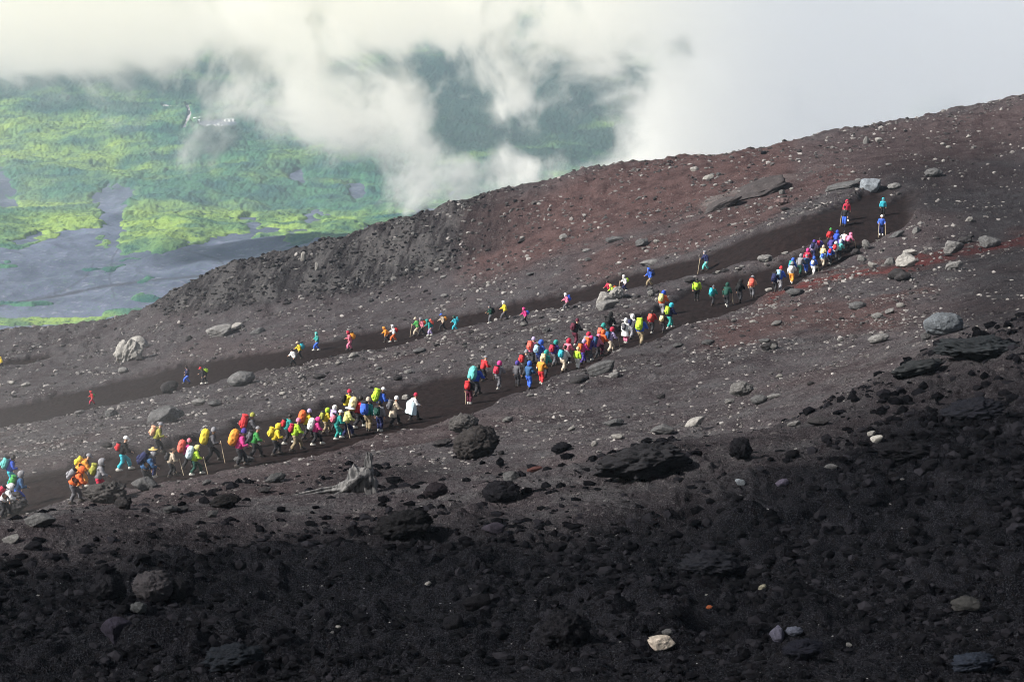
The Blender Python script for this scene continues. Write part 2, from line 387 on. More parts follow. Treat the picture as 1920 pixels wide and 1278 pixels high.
def build_valley():
    vs = np.concatenate([np.geomspace(300, 700, 60), 700 * (5000 / 700) ** np.linspace(0, 1, 800)[1:], np.linspace(5060, 5200, 3)])
    us = np.concatenate([np.arange(-2200, -150, 60), np.arange(-150, 1500, 2.2), np.arange(1520, 4200, 60)])
    th = (us - 960) / F
    Y = np.repeat(vs[:, None], len(th), 1); X = Y * th[None]
    Z = valley_z(X, Y)
    u, v, fo, lime, deep = valley_masks(X, Y, Z)
    f = grid_faces(len(vs), len(th))
    me = mesh_np("valley", np.stack([X, Y, Z + .8 * fbm(X / 12, Y / 18, 3, 140)], -1).reshape(-1, 3), f)
    s = MT("ash_plain"); n1 = s.noise(.02, 5); n2 = s.noise(.12, 4, .7); n3 = s.noise(.5, 2, .7)
    c = s.mix(s.mapr(n1, .3, .7), (.044, .054, .092), (.098, .112, .172))  # ash colour, lifted and blued in place of thicker haze
    c = s.mix(s.mapr(n2, .55, .72, 0, .8), c, (.20, .205, .26))
    c = s.mix(s.mapr(n3, .54, .66, 0, .75), c, (.05, .11, .07))
    # gully lines
    T = s.attr("track"); c = s.mix(T[0], c, (.028, .030, .045)); c = s.mix(T[1], c, (.42, .38, .40))
    def line(pts, wpx):
        d = np.full(u.shape, 1e9)
        for (a, b), (c2, d2) in zip(pts[:-1], pts[1:]):
            t = np.clip(((u - a) * (c2 - a) + (v - b) * (d2 - b)) / ((c2 - a) ** 2 + (d2 - b) ** 2), 0, 1)
            d = np.minimum(d, np.hypot(u - a - t * (c2 - a), (v - b - t * (d2 - b)) * 1.0))
        return 1 - sst(d + 1.2 * n_, wpx * .5, wpx * 1.2)
    n_ = fbm(X / 12, Y / 20, 2, 150)
    g = line([(-60,580),(0,572),(100,556),(180,540),(260,528),(330,521),(400,516)], 2.6)
    for p in ([(330,465),(370,474),(410,486),(430,505)], [(230,455),(212,480),(205,520),(215,560)], [(60,560),(120,545),(160,520),(175,495)], [(450,500),(420,512),(380,516)], [(300,440),(335,450),(380,448)]):
        g = np.maximum(g, .6 * line(p, 2.0))
    rdm = line([(345,238),(352,225),(356,212),(351,199)], 3.2)
    rdm = np.maximum(rdm, line([(305,198),(330,199),(351,198),(366,197)], 1.4))
    rdm = np.maximum(rdm, .55 * line([(352,226),(372,233),(400,235),(425,228),(450,215),(470,206)], 1.0))
    add_attr(me, "track", [g.ravel(), rdm.ravel(), 0 * g.ravel()])
    o = link("valley_floor", me, [s.finish(c, .95, n2, dist=1.0)]); tag(o, kind='structure', label='bluish grey ash plain with gullies far below')
    # canopy: every square where shrubs grow, lifted and made lumpy like crowns
    clear = np.maximum(rdm, 0) + .9 * blob(u, v, 408, 232, 40, 9)
    fo2 = fo * (1 - sst(clear, .3, .5))
    cr_ = (np.abs(pn(X / 4.2, Y / 9.5, 160)) + .6 * np.abs(pn(X / 2.2, Y / 5.0, 161)))
    H = 1.6 + (2.2 - 4.2 * cr_) * (0.6 + .5 * sst(Y, 1500, 2500)) + 3.0 * fbm(X / 30, Y / 45, 2, 165)
    Zc = Z + np.where(fo2 > .5, np.maximum(H, .2) * sst(fo2, .5, 1.0) * (.45 + .55 * sst(Y, 1100, 1700)), -1.5)
    ff = fo2.ravel()[f].max(1) > .5
    f2 = f[ff]; used = np.unique(f2); remap = np.zeros(X.size, np.int64); remap[used] = np.arange(len(used))
    me2 = mesh_np("canopy", np.stack([X, Y, Zc], -1).reshape(-1, 3)[used], remap[f2])
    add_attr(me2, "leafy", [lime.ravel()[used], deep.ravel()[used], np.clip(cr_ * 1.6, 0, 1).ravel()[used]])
    s = MT("forest_canopy"); A = s.attr("leafy")
    n1 = s.noise(.012, 4); n2 = s.noise(.16, 4, .75); n3 = s.noise(.03, 5, .6)
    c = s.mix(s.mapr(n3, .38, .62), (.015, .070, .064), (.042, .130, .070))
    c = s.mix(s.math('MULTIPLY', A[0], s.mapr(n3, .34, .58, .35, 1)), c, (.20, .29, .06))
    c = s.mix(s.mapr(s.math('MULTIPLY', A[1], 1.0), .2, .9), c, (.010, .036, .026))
    c = s.mix(s.mapr(n2, .48, .34), c, (.012, .045, .035))
    c = s.mix(s.mapr(n2, .60, .75, 0, .5), c, (.20, .29, .11))
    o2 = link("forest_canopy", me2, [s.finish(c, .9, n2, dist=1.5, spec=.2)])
    tag(o2, 'green scrub and forest covering the valley floor far below the slope', 'forest', kind='stuff')
    print("valley", len(me.vertices), len(me2.vertices))
build_valley()
def build_houses():
    wm = MT("house_wall"); wm = wm.finish((.75, .75, .74), .8); rm = MT("house_roof"); rm = rm.finish(rm.mix(rm.mapr(rm.noise(.4), .4, .6), (.55, .56, .60), (.70, .70, .72)), .7)
    dm = MT("house_window").finish((.03, .035, .04), .3)
    base = [(366,225),(371,229),(378,224),(391,238),(404,238),(410,235),(417,239),(424,228),(430,228),(437,228)]
    for i, (u, v) in enumerate(base):
        a, b, c = ray(u, v); y = np.linspace(900, 3300, 6000); x = a / b * y; z = c / b * y; g = valley_z(x, y); k = np.argmax(z < g)
        o = bpy.data.objects.new("house", None); COL.objects.link(o); o.location = (x[k], y[k], g[k]); o.rotation_euler = (0, 0, .3 * i)
        L_, W_, H_ = 1.9 + (i * 7 % 3) * .5, 1.6, 1.9
        me = bpy.data.meshes.new("wall"); me.from_pydata([(sx * L_, sy * W_, z_) for sx in (-1, 1) for sy in (-1, 1) for z_ in (-3, H_)], [], [(0,1,3,2),(4,6,7,5),(0,4,5,1),(2,3,7,6),(1,5,7,3)]); link("wall", me, [wm], o)
        e = 1.12
        me = bpy.data.meshes.new("roof"); me.from_pydata([(-L_*e,-W_*e,H_),(L_*e,-W_*e,H_),(L_*e,W_*e,H_),(-L_*e,W_*e,H_),(-L_*e,0,H_+1.3),(L_*e,0,H_+1.3)], [], [(0,1,5,4),(2,3,4,5),(0,4,3),(1,2,5),(0,3,2,1)]); link("roof", me, [rm], o)
        for sx in (-.5, .5):
            me = bpy.data.meshes.new("window"); me.from_pydata([(sx*L_-.4,-W_-.02,.6),(sx*L_+.4,-W_-.02,.6),(sx*L_+.4,-W_-.02,1.5),(sx*L_-.4,-W_-.02,1.5),(sx*L_-.4,-W_-.1,.6),(sx*L_+.4,-W_-.1,.6),(sx*L_+.4,-W_-.1,1.5),(sx*L_-.4,-W_-.1,1.5)], [], [(4,5,6,7),(0,4,7,3),(1,2,6,5),(3,7,6,2),(0,1,5,4)]); link("window", me, [dm], o)
        tag(o, 'tiny white house in the far village among green forest', 'house', 'white houses of the far village')
build_houses()

# ------------------------------------------------------------------ air: haze box and drifting cloud
def box(name, x0, x1, y0, y1, z0, z1):
    v = [(x, y, z) for x in (x0, x1) for y in (y0, y1) for z in (z0, z1)]
    f = [(0,1,3,2),(4,6,7,5),(0,4,5,1),(2,3,7,6),(0,2,6,4),(1,5,7,3)]
    me = bpy.data.meshes.new(name); me.from_pydata(v, [], f); me.update()
    return link(name, me)
def build_air():
    hz = box("haze", -4200, 4200, -60, 5300, -500, 420)
    m = bpy.data.materials.new("haze"); m.use_nodes = True; t = m.node_tree; t.nodes.clear()
    o = N(t, "ShaderNodeOutputMaterial"); v = N(t, "ShaderNodeVolumePrincipled")
    v.inputs['Color'].default_value = (.62, .80, 1.0, 1); v.inputs['Density'].default_value = 0.00010; v.inputs['Anisotropy'].default_value = 0.1
    L(t, v.outputs[0], o.inputs['Volume']); hz.data.materials.append(m)
    tag(hz, 'thin bluish air between the slope and the valley', 'haze', kind='stuff')
    # cloud bank
    D0, D1 = 1150.0, 1270.0
    xa = (-260 - 960) / F * D1; xb = (2400 - 960) / F * D1
    cb = box("cloud_bank", xa, xb, D0, D1, -150, 60)
    s = MT("drifting_cloud"); s.nt.nodes.remove(s.out); s.out = s.n("ShaderNodeOutputMaterial")
    sp = s.n("ShaderNodeSeparateXYZ"); s.l(s.co, sp.inputs[0]); X, Y, Z = sp.outputs
    # lower edge of the solid cloud as a curve over x
    fc = s.n("ShaderNodeFloatCurve"); c = fc.mapping.curves[0]
    Dm = (D0 + D1) / 2
    def edge(u, v):
        x, y, z = P(u, v, Dm); return (float((x - xa) / (xb - xa)), float((z + 150) / 210))
    pts = [edge(u, v) for u, v in [(-200,172),(0,168),(150,165),(300,180),(420,215),(500,235),(600,255),(700,285),(760,290),(830,250),(900,245),(1000,265),(1100,285),(1180,360),(1300,460),(2300,560)]]
    c.points[0].location = pts[0]; c.points[1].location = pts[-1]
    for p in pts[1:-1]: c.points.new(*p)
    fc.mapping.use_clip = False; fc.mapping.update()
    s.l(s.mapr(X, xa, xb, 0, 1, False), fc.inputs['Value'])
    zz = s.mapr(Z, -150, 60, 0, 1, False)
    dist = s.math('ADD', s.math('SUBTRACT', zz, fc.outputs[0]), s.math('MULTIPLY', s.math('SUBTRACT', s.noise(.0065, 3, .6), .5), .55))           # >0 inside the bank
    wv = s.n("ShaderNodeVectorMath", operation='MULTIPLY_ADD')
    nz = s.n("ShaderNodeTexNoise"); nz.inputs['Scale'].default_value = .012; nz.inputs['Detail'].default_value = 2; s.l(s.co, nz.inputs['Vector'])
    s.l(nz.outputs['Color'], wv.inputs[0]); wv.inputs[1].default_value = (80, 80, 60); s.l(s.co, wv.inputs[2])
    mp = s.n("ShaderNodeMapping"); s.l(wv.outputs[0], mp.inputs[0]); mp.inputs['Scale'].default_value = (1.2, .22, .9); mp.inputs['Rotation'].default_value = (0, .55, 0)
    nA = s.noise(.014, 7, .68, vec=mp.outputs[0]); nB = s.noise(.06, 3, .65, vec=mp.outputs[0])
    k_ = s.mapr(X, -330, -120, 6.5, 3.0); val = s.math('ADD', s.math('MULTIPLY', dist, k_), s.math('MULTIPLY', s.math('SUBTRACT', nA, .5), s.mapr(X, -330, -120, 5.0, 9.5)))
    val = s.math('ADD', val, s.math('MULTIPLY', s.math('SUBTRACT', nB, .5), 3.2))
    for (bu, bv, ru, rv, wt) in [(100,40,330,60,2.2),(560,30,260,50,1.2),(980,30,260,50,1.0),(740,300,60,90,.9),(700,230,80,60,.8),(575,250,60,45,.9),(400,200,40,42,1.0),(372,252,20,26,.9),(342,306,15,26,1.3),(900,300,80,45,.6),(830,345,95,25,.7),(930,180,60,70,.7),(965,320,60,26,.7),(1080,200,60,40,.4),
                                 (840,165,60,75,-1.5),(665,155,50,36,-.6),(880,245,45,32,-1.2),(1000,245,56,30,-1.3),(1100,255,34,34,-1.3),(600,335,80,50,-.8),(780,110,60,26,-.7),(230,170,200,30,-.4),(1240,300,60,120,1.5),(1340,250,80,200,2.0),(480,330,90,60,-.8),(1480,220,130,170,2.4),(620,180,130,60,.8),(1130,330,50,26,.9),(1180,250,50,60,.5)]:
        bx, by, bz = P(bu, bv, Dm); dx_ = s.math('MULTIPLY', s.math('SUBTRACT', X, float(bx)), F / Dm / ru); dz_ = s.math('MULTIPLY', s.math('SUBTRACT', Z, float(bz)), F / Dm / rv)
        d2 = s.math('ADD', s.math('MULTIPLY', dx_, dx_), s.math('MULTIPLY', dz_, dz_))
        val = s.math('ADD', val, s.mapr(d2, 0, 3.2, wt * (.5 if wt > 0 else .75), 0))
    # left part: soft veil only close to the edge
    den = s.mapr(val, -.1, 1.6)
    den = s.math('POWER', den, 1.35)
    # soften towards the faces of the box
    fy = s.math('MULTIPLY', s.mapr(Y, D0, D0 + 40), s.mapr(Y, D1, D1 - 40))
    fx = s.math('MULTIPLY', s.mapr(X, xa, xa + 50), s.mapr(X, xb, xb - 60))
    den = s.math('MULTIPLY', den, s.math('MULTIPLY', fy, fx))
    v = s.n("ShaderNodeVolumePrincipled"); s.l(s.mix(s.mapr(X, 20, 190), (1, .990, .950), (.90, .905, .92)), v.inputs['Color'])
    s.l(s.math('ADD', s.math('MULTIPLY', den, s.mapr(X, 80, 220, .045, .040)), s.math('MULTIPLY', s.math('MULTIPLY', fy, fx), .0010)), v.inputs['Density']); s.l(v.outputs[0], s.out.inputs['Volume'])
    cb.data.materials.append(s.m)
    tag(cb, 'cream white cloud bank drifting in wisps over the green valley', 'cloud', kind='stuff')

def build_mist():
    x0, x1, y0, y1, z0, z1 = -34, -6, 60, 112, -36, -8
    b = box("mist", x0, x1, y0, y1, z0, z1); s = MT("ground_mist"); sp = s.n("ShaderNodeSeparateXYZ"); s.l(s.co, sp.inputs[0])
    d = 1.0
    for o, a, c in zip(sp.outputs, (x0, y0, z0), (x1, y1, z1)):
        q = s.math('MULTIPLY', s.mapr(o, a, a + (c - a) * .3), s.mapr(o, c, c - (c - a) * .55)); d = q if d == 1.0 else s.math('MULTIPLY', d, q)
    v = s.n("ShaderNodeVolumePrincipled"); v.inputs['Color'].default_value = (1, 1, 1, 1)
    s.l(s.math('MULTIPLY', d, s.math('MULTIPLY', s.mapr(s.noise(.12, 3), .3, .7, .4, 1.2), .0030)), v.inputs['Density']); s.l(v.outputs[0], s.out.inputs['Volume'])
    b.data.materials.append(s.m); tag(b, 'faint mist hanging over the lower trail at the left', 'mist', kind='stuff')
build_air(); build_mist()

# ------------------------------------------------------------------ stones
def rock_material():
    s = MT("stone"); inf = s.n("ShaderNodeObjectInfo")
    n1 = s.noise(3.0, 5, .65); n2 = s.noise(14, 3, .7)
    c = s.mix(s.mapr(n1, .35, .65, .45, 1.0), (.0, .0, .0), inf.outputs['Color'])
    c = s.mix(s.mapr(n2, .58, .42), s.mix(.45, inf.outputs['Color'], (.02, .019, .021)), c)
    return s.finish(c, .9, s.math('ADD', n1, s.math('MULTIPLY', n2, .4)), dist=.12, strength=.9, spec=.015)
ROCKM = rock_material()
def ico(sub):
    bm = bmesh.new(); bmesh.ops.create_icosphere(bm, subdivisions=sub, radius=1.0)
    v = np.array([p.co for p in bm.verts]); f = np.array([[q.index for q in p.verts] for p in bm.faces]); bm.free(); return v, f
ICO = {k: ico(k) for k in (1, 2, 3, 4, 5)}
def fn3(v, s, seed):
    o = Vector((seed * 7.13, seed * 3.7, seed * 1.9))
    return np.array([mnoise.fractal(Vector(p) * s + o, 0.9, 2.0, 4) for p in v])
def rock_shape(kind, sub, seed):
    rg = np.random.default_rng(seed); v, f = ICO[sub]; v = v.copy()
    if kind == 'round':
        r = 1 + .24 * fn3(v, 1.3, seed) + .11 * fn3(v, 3.5, seed + 50) + .05 * fn3(v, 9, seed + 51)
        v = v * r[:, None] * np.array([1, .8, .75])
    elif kind == 'block':
        pl = rg.normal(size=(13, 3)); pl /= np.linalg.norm(pl, axis=1)[:, None]; dd = rg.uniform(.62, .95, 13)
        d = v @ pl.T; r = np.min(np.where(d > .05, dd / np.maximum(d, .05), 9), axis=1); r = np.minimum(r, 1.15)
        r = r + .07 * fn3(v, 2.2, seed) + .03 * fn3(v, 7, seed + 9)
        v = v * r[:, None] * np.array([1, .8, .7])
    elif kind == 'slab':
        pl = rg.normal(size=(10, 3)); pl[:, 2] *= .3; pl /= np.linalg.norm(pl, axis=1)[:, None]; dd = rg.uniform(.6, .95, 10)
        d = v @ pl.T; r = np.min(np.where(d > .05, dd / np.maximum(d, .05), 9), axis=1); r = np.minimum(r, 1.2) + .06 * fn3(v, 2.5, seed)
        v = v * r[:, None] * np.array([1, .7, .34]); v[:, 2] += .10 * v[:, 0]
    elif kind == 'clinker':       # knobbly lava lump
        r = .85 + .26 * fn3(v, 1.6, seed) + .20 * np.abs(fn3(v, 3.6, seed + 5)) + .12 * fn3(v, 8, seed + 9)
        v = v * np.clip(r, .35, 1.6)[:, None] * np.array([1, .8, .72])
    elif kind == 'dome':
        r = 1 + .13 * fn3(v, 1.3, seed) + .05 * fn3(v, 4, seed + 50) + .03 * fn3(v, 10, seed)
        v = v * r[:, None] * np.array([1, .8, .75])
    elif kind == 'knob':
        r = .9 + .16 * fn3(v, 1.5, seed) + .16 * np.abs(fn3(v, 4, seed + 1)) + .08 * fn3(v, 9, seed + 2)
        v = v * r[:, None] * np.array([1, .85, .85])
    elif kind == 'tor':           # leaning crag of several fins
        r = .75 + .35 * fn3(v * np.array([2.2, 1, .5]), 1.2, seed) + .06 * fn3(v, 6, seed)
        v = v * r[:, None] * np.array([1, .55, .95]); v[:, 0] += .35 * v[:, 2]
    v = v / np.abs(v[:, 0]).max()
    return v, f
PROTO = {}
def rock_mesh(kind, sub, seed):
    k = (kind, sub, seed)
    if k not in PROTO:
        v, f = rock_shape(kind, sub, seed); me = mesh_np("stone_" + kind, v, f, smooth=kind in ('round', 'clinker', 'tor', 'dome', 'knob') or sub > 3)
        me.materials.append(ROCKM); PROTO[k] = me
    return PROTO[k]
# notable stones: (u, v at its foot, width px, height px, shape, colour, turn, label)
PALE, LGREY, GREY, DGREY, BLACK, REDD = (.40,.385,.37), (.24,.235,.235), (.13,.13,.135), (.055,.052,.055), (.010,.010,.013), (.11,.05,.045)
BLUEG = (.27,.30,.34)
NOTE = [
 (238,680,62,50,'tor',PALE,.4,'pale jagged crag above the upper trail at its left end',5),
 (256,655,40,22,'block',PALE,1.2,'rounded pale block leaning on top of the jagged pale crag',4),
 (412,632,60,22,'slab',LGREY,.3,'low pale rock ledge above the upper trail near its left end',5),
 (445,618,34,14,'block',PALE,2.0,'small pale knob beside the low pale rock ledge',4),
 (485,626,36,12,'slab',GREY,.9,'flat grey slab right of the low pale rock ledge',4),
 (230,700,20,12,'dome',LGREY,.5,'small smooth pale stone below the jagged pale crag',3),
 (450,724,54,30,'dome',(.16,.16,.165),.2,'smooth grey boulder on the lower side of upper trail',5),
 (318,739,36,26,'block',DGREY,.8,'dark boulder beside the upper trail, left of smooth grey boulder',4),
 (305,790,72,22,'slab',GREY,.1,'long grey outcrop between the trails above the grey capped hiker',5),
 (372,760,28,14,'round',LGREY,.1,'small domed pale stone between the trails',4),
 (402,762,26,13,'round',GREY,1.1,'small domed grey stone next to a pale domed one',4),
 (205,772,16,9,'slab',PALE,.2,'bright flat stone below the hiker in red overalls',3),
 (1132,576,34,30,'block',PALE,.4,'left half of the big white boulder beside the upper trail',5),
 (1156,562,34,26,'round',PALE,1.4,'right rounded half of the big white boulder by upper trail',5),
 (1140,580,44,16,'slab',LGREY,.8,'grey slab at the foot of the big white boulder',4),
 (1221,556,16,14,'round',LGREY,1.0,'pale stone standing on the rim between the two trails',4),
 (1174,578,12,7,'round',LGREY,0,'small pale stone right of the big white boulder',3),
 (1634,362,44,30,'block',BLUEG,.2,'big bluish white boulder above the top of the trails',5),
 (1678,355,26,13,'round',LGREY,.6,'flat round stone right of the big bluish white boulder',4),
 (1697,500,44,25,'block',PALE,.5,'white boulder with a flat top on the red ash streak',5),
 (1706,478,34,10,'slab',PALE,.2,'thin pale slab lying behind the white boulder',4),
 (1790,475,46,26,'block',LGREY,1.6,'grey boulder above the red ash streak',5),
 (1810,458,30,16,'clinker',DGREY,.3,'dark knob leaning on the grey boulder above red streak',4),
 (1856,464,42,24,'block',GREY,.9,'grey boulder in the red ash near the right edge',5),
 (1790,505,36,14,'slab',LGREY,.4,'pale slab below the red ash streak',4),
 (1772,628,74,44,'dome',(.14,.155,.175),.5,'large domed blue grey boulder on the bare right slope',5),
 (1738,637,24,14,'block',GREY,.9,'small stone at the foot of the large domed boulder',3),
 (1649,643,40,17,'dome',LGREY,.3,'pale humped stone left of the large domed boulder',4),
 (1391,743,48,30,'knob',(.17,.165,.165),.6,'light grey angular boulder below the lower trail',5),
 (1424,758,32,19,'dome',GREY,.3,'round grey boulder right of the angular one',4),
 (1450,748,30,8,'slab',LGREY,.2,'thin curved slab beside the round grey boulder',4),
 (1306,800,44,17,'slab',PALE,.5,'bright white slab below the light grey boulders',4),
 (1642,829,32,14,'slab',(.55,.53,.50),.1,'brightest white flat stone on the black cinders',4),
 (1634,817,18,6,'slab',PALE,.7,'small pale flake behind the brightest flat stone',3),
 (1490,800,26,9,'slab',LGREY,.7,'pale wedge of stone at the edge of the black cinders',4),
 (1535,800,40,20,'block',DGREY,.3,'dark block at the edge of the black cinders',4),
 (868,812,60,40,'knob',(.10,.095,.095),.4,'knobbly grey lava lump on top of the big dark one',5),
 (893,860,92,66,'knob',(.042,.038,.038),.9,'big knobbly dark lava boulder below the lower trail',5),
 (830,838,44,16,'clinker',DGREY,.2,'low dark lump left of the big knobbly boulder',4),
 (1052,850,42,24,'clinker',BLACK,.7,'black burnt lump right of the big knobbly boulder',4),
 (1205,905,190,72,'clinker',(.02,.02,.023),.2,'broad black outcrop on the crest of the dark shoulder',5),
 (1390,862,48,46,'clinker',BLACK,.9,'upright black lump right of the broad black outcrop',5),
 (1246,816,50,22,'block',GREY,.5,'grey block with a light top above the broad outcrop',4),
 (1388,912,20,17,'block',BLUEG,.5,'pale angular stone on the black cinders',4),
 (1466,912,34,14,'slab',(.10,.09,.13),.4,'violet grey slab on the black cinders',4),
 (1335,1082,128,46,'clinker',(.009,.010,.014),.1,'long dark boulder in the middle of the black cinders',5),
 (1232,1222,72,28,'slab',(.50,.44,.38),.35,'cream white rock on the black cinders near the bottom',5),
 (1252,1193,24,13,'round',GREY,.3,'grey stone right behind the cream white rock',4),
 (1060,1225,110,90,'clinker',(.006,.006,.008),.5,'tall jet black boulder near the bottom of the slope',5),
 (1458,1205,30,32,'block',(.12,.12,.17),.5,'pale violet stone standing beside a dark blue one',4),
 (1490,1192,36,18,'round',(.10,.11,.15),.3,'dark blue grey stone beside the pale violet one',4),
 (1508,1240,80,40,'clinker',(.009,.010,.017),.3,'dark rounded boulder below the violet stones',5),
 (285,1130,84,66,'knob',(.045,.042,.047),.5,'slanting grey boulder with a pale edge on black cinders',5),
 (335,1128,60,50,'clinker',BLACK,.2,'black hollowed lump right of the slanting grey boulder',5),
 (258,1152,36,24,'clinker',(.08,.085,.09),.2,'rough small stone under the slanting grey boulder',4),
 (216,1208,66,52,'block',(.028,.025,.038),1.1,'dark violet boulder below the slanting grey boulder',5),
 (200,1130,80,58,'clinker',BLACK,1.3,'black lump left of the slanting grey boulder',5),
 (432,1262,128,52,'clinker',(.010,.013,.018),.1,'broad dark boulder at the bottom left of the cinders',5),
 (1840,680,170,48,'clinker',(.026,.030,.034),.1,'long grey ledge near the right edge',5),
 (1725,705,100,30,'clinker',(.03,.033,.036),.3,'low dark ledge left of the long grey ledge',4),
 (1830,792,120,44,'clinker',(.010,.011,.016),.1,'blue black ledge below the long grey ledge',5),
 (1700,866,110,40,'clinker',(.006,.006,.008),.2,'black hollow lump below the brightest flat stone',5),
 (940,945,76,44,'clinker',BLACK,.3,'black knob on the dark crest right of the dead stump',5),
 (815,935,50,34,'clinker',(.022,.018,.022),.7,'reddish black lump between the stump and black knob',4),
 (755,1015,120,58,'clinker',(.007,.007,.008),.2,'large black lump below the dead stump',5),
 (930,1000,54,26,'block',(.045,.040,.055),.3,'dark angular block right of the large black lump',4),
 (850,1180,40,30,'round',BLACK,.3,'small black boulder low on the slope',4),
 (195,945,84,44,'clinker',(.075,.070,.070),.3,'rough grey mound hiding the legs of an olive pack hiker',5),
 (14,968,70,48,'clinker',(.085,.08,.085),.8,'rough grey boulder hiding the leftmost hikers',5),
 (70,990,66,28,'slab',GREY,.3,'banded grey slab below the leftmost hikers',4),
 (20,1018,36,13,'slab',LGREY,.2,'pale flat stone at the left edge',4),
 (230,955,34,28,'clinker',DGREY,.2,'dark lump right of the banded slab',4),
 (270,920,54,26,'slab',GREY,.4,'layered grey stones at the foot of the lower trail',4),
 (420,955,64,32,'clinker',(.018,.017,.018),.3,'black lump on the crest left of the dead stump',5),
 (455,868,40,15,'round',GREY,.1,'smooth grey hump beside the lower trail',4),
 (1624,468,15,22,'clinker',LGREY,.2,'upright pale stone beside the packed group of hikers',4),
 (1605,478,20,13,'clinker',DGREY,.4,'dark stone left of the upright pale stone',3),
 (1683,445,34,11,'slab',GREY,.2,'flat stone beside the hiker with two walking sticks',4),
 (1352,394,84,17,'slab',(.085,.076,.078),.6,'left lower part of the pale smooth ledge on red slope',5),
 (1428,366,108,17,'slab',(.075,.066,.068),.9,'right upper part of the pale smooth ledge on red slope',5),
 (1467,385,30,16,'clinker',(.18,.13,.13),.3,'pinkish knob above the upper trail',4),
 (1580,355,70,10,'slab',GREY,.3,'thin grey slab on the red slope below the ridge',3),
 (1440,546,16,7,'slab',PALE,.2,'pale slab on the trail edge before the navy hiker',3),
 (1480,545,20,9,'clinker',BLACK,.4,'small black lump on the trail edge',3),
 (1435,492,30,16,'clinker',LGREY,.4,'cluster of pale stone on the rim between the trails',4),
 (1220,497,40,9,'slab',LGREY,.3,'light ledge above the hiker in the blue raincoat',3),
 (1150,455,40,12,'slab',GREY,.4,'grey ledge on the red slope',4),
 (1205,462,26,12,'block',GREY,.4,'grey stone right of the ledge on the red slope',3),
 (1328,337,22,9,'slab',PALE,.2,'pale flat stone high on the red slope',3),
 (1302,321,18,8,'slab',PALE,.2,'upper pale stone high on the red slope',3),
 (1624,270,12,14,'block',LGREY,.2,'left of two pale stones under the right ridge',3),
 (1648,266,14,9,'block',PALE,.2,'right of two pale stones under the right ridge',3),
 (1752,332,34,18,'round',GREY,.2,'round grey boulder high on the right slope',4),
 (1432,290,12,8,'clinker',BLACK,.2,'small black lump on the ridge line',3),
 (568,490,12,18,'slab',PALE,1.2,'white patch of rock on the crag below the ridge',3),
 (594,508,8,16,'slab',PALE,1.2,'thin white rock beside the dark hollow of the crag',3),
 (1150,800,40,14,'slab',GREY,.4,'flat grey stone in the middle of the lower slope',4),
 (1130,700,56,20,'slab',GREY,.5,'curved pale edged slab just below the lower trail',4),
 (1150,708,24,10,'slab',LGREY,.2,'small pale slab under the curved one',3),
 (1330,1142,14,9,'clinker',(.45,.14,.06),.2,'small orange stone on the black cinders',3),
 (1000,886,34,9,'slab',REDD,.2,'flat rust red stone on the dark slope',3),
 (1530,505,10,8,'block',LGREY,.2,'tiny pale stone on the trail beneath the crowd',3),
 (760,748,16,8,'slab',PALE,.3,'white stone behind the hiker with the lime backpack',3),
 (745,713,18,14,'block',DGREY,.3,'dark stone between the trails above the lime backpack',4),
 (1560,880,26,12,'slab',GREY,.3,'grey flake on the black cinders at right',3),
 (1592,1212,12,9,'block',LGREY,.3,'tiny pale stone low on the black cinders',3),
 (1430,1107,18,9,'slab',(.34,.32,.25),.3,'yellowish flake on the black cinders',3),
 (1830,1262,90,38,'clinker',(.020,.026,.040),.3,'dark blue boulder near the bottom right corner',5),
 (1815,1150,60,34,'clinker',(.05,.05,.05),.3,'grey edged lump low on the right slope',4),
]
def put_rock(p, wm, hm, kind, sub, seed, colr, turn, name):
    o = bpy.data.objects.new('rock', rock_mesh(kind, sub, seed)); COL.objects.link(o)
    v = o.data
    zz = [0.0]
    o.scale = (wm / 2, wm / 2 * .85, hm / 2 / {'round': .75, 'block': .62, 'slab': .36, 'clinker': .72, 'tor': .80, 'dome': .75, 'knob': .85}[kind] * .95)
    o.rotation_euler = (rng.uniform(-.12, .12), rng.uniform(-.12, .12) - (.30 if 'ledge on red' in name else .12), turn)
    name = name.split('|')[0]; o.name = name
    o.location = (p[0], p[1] + wm * .25, p[2] + hm * .36)
    o.color = (*colr, 1)
    return o
USED = set()
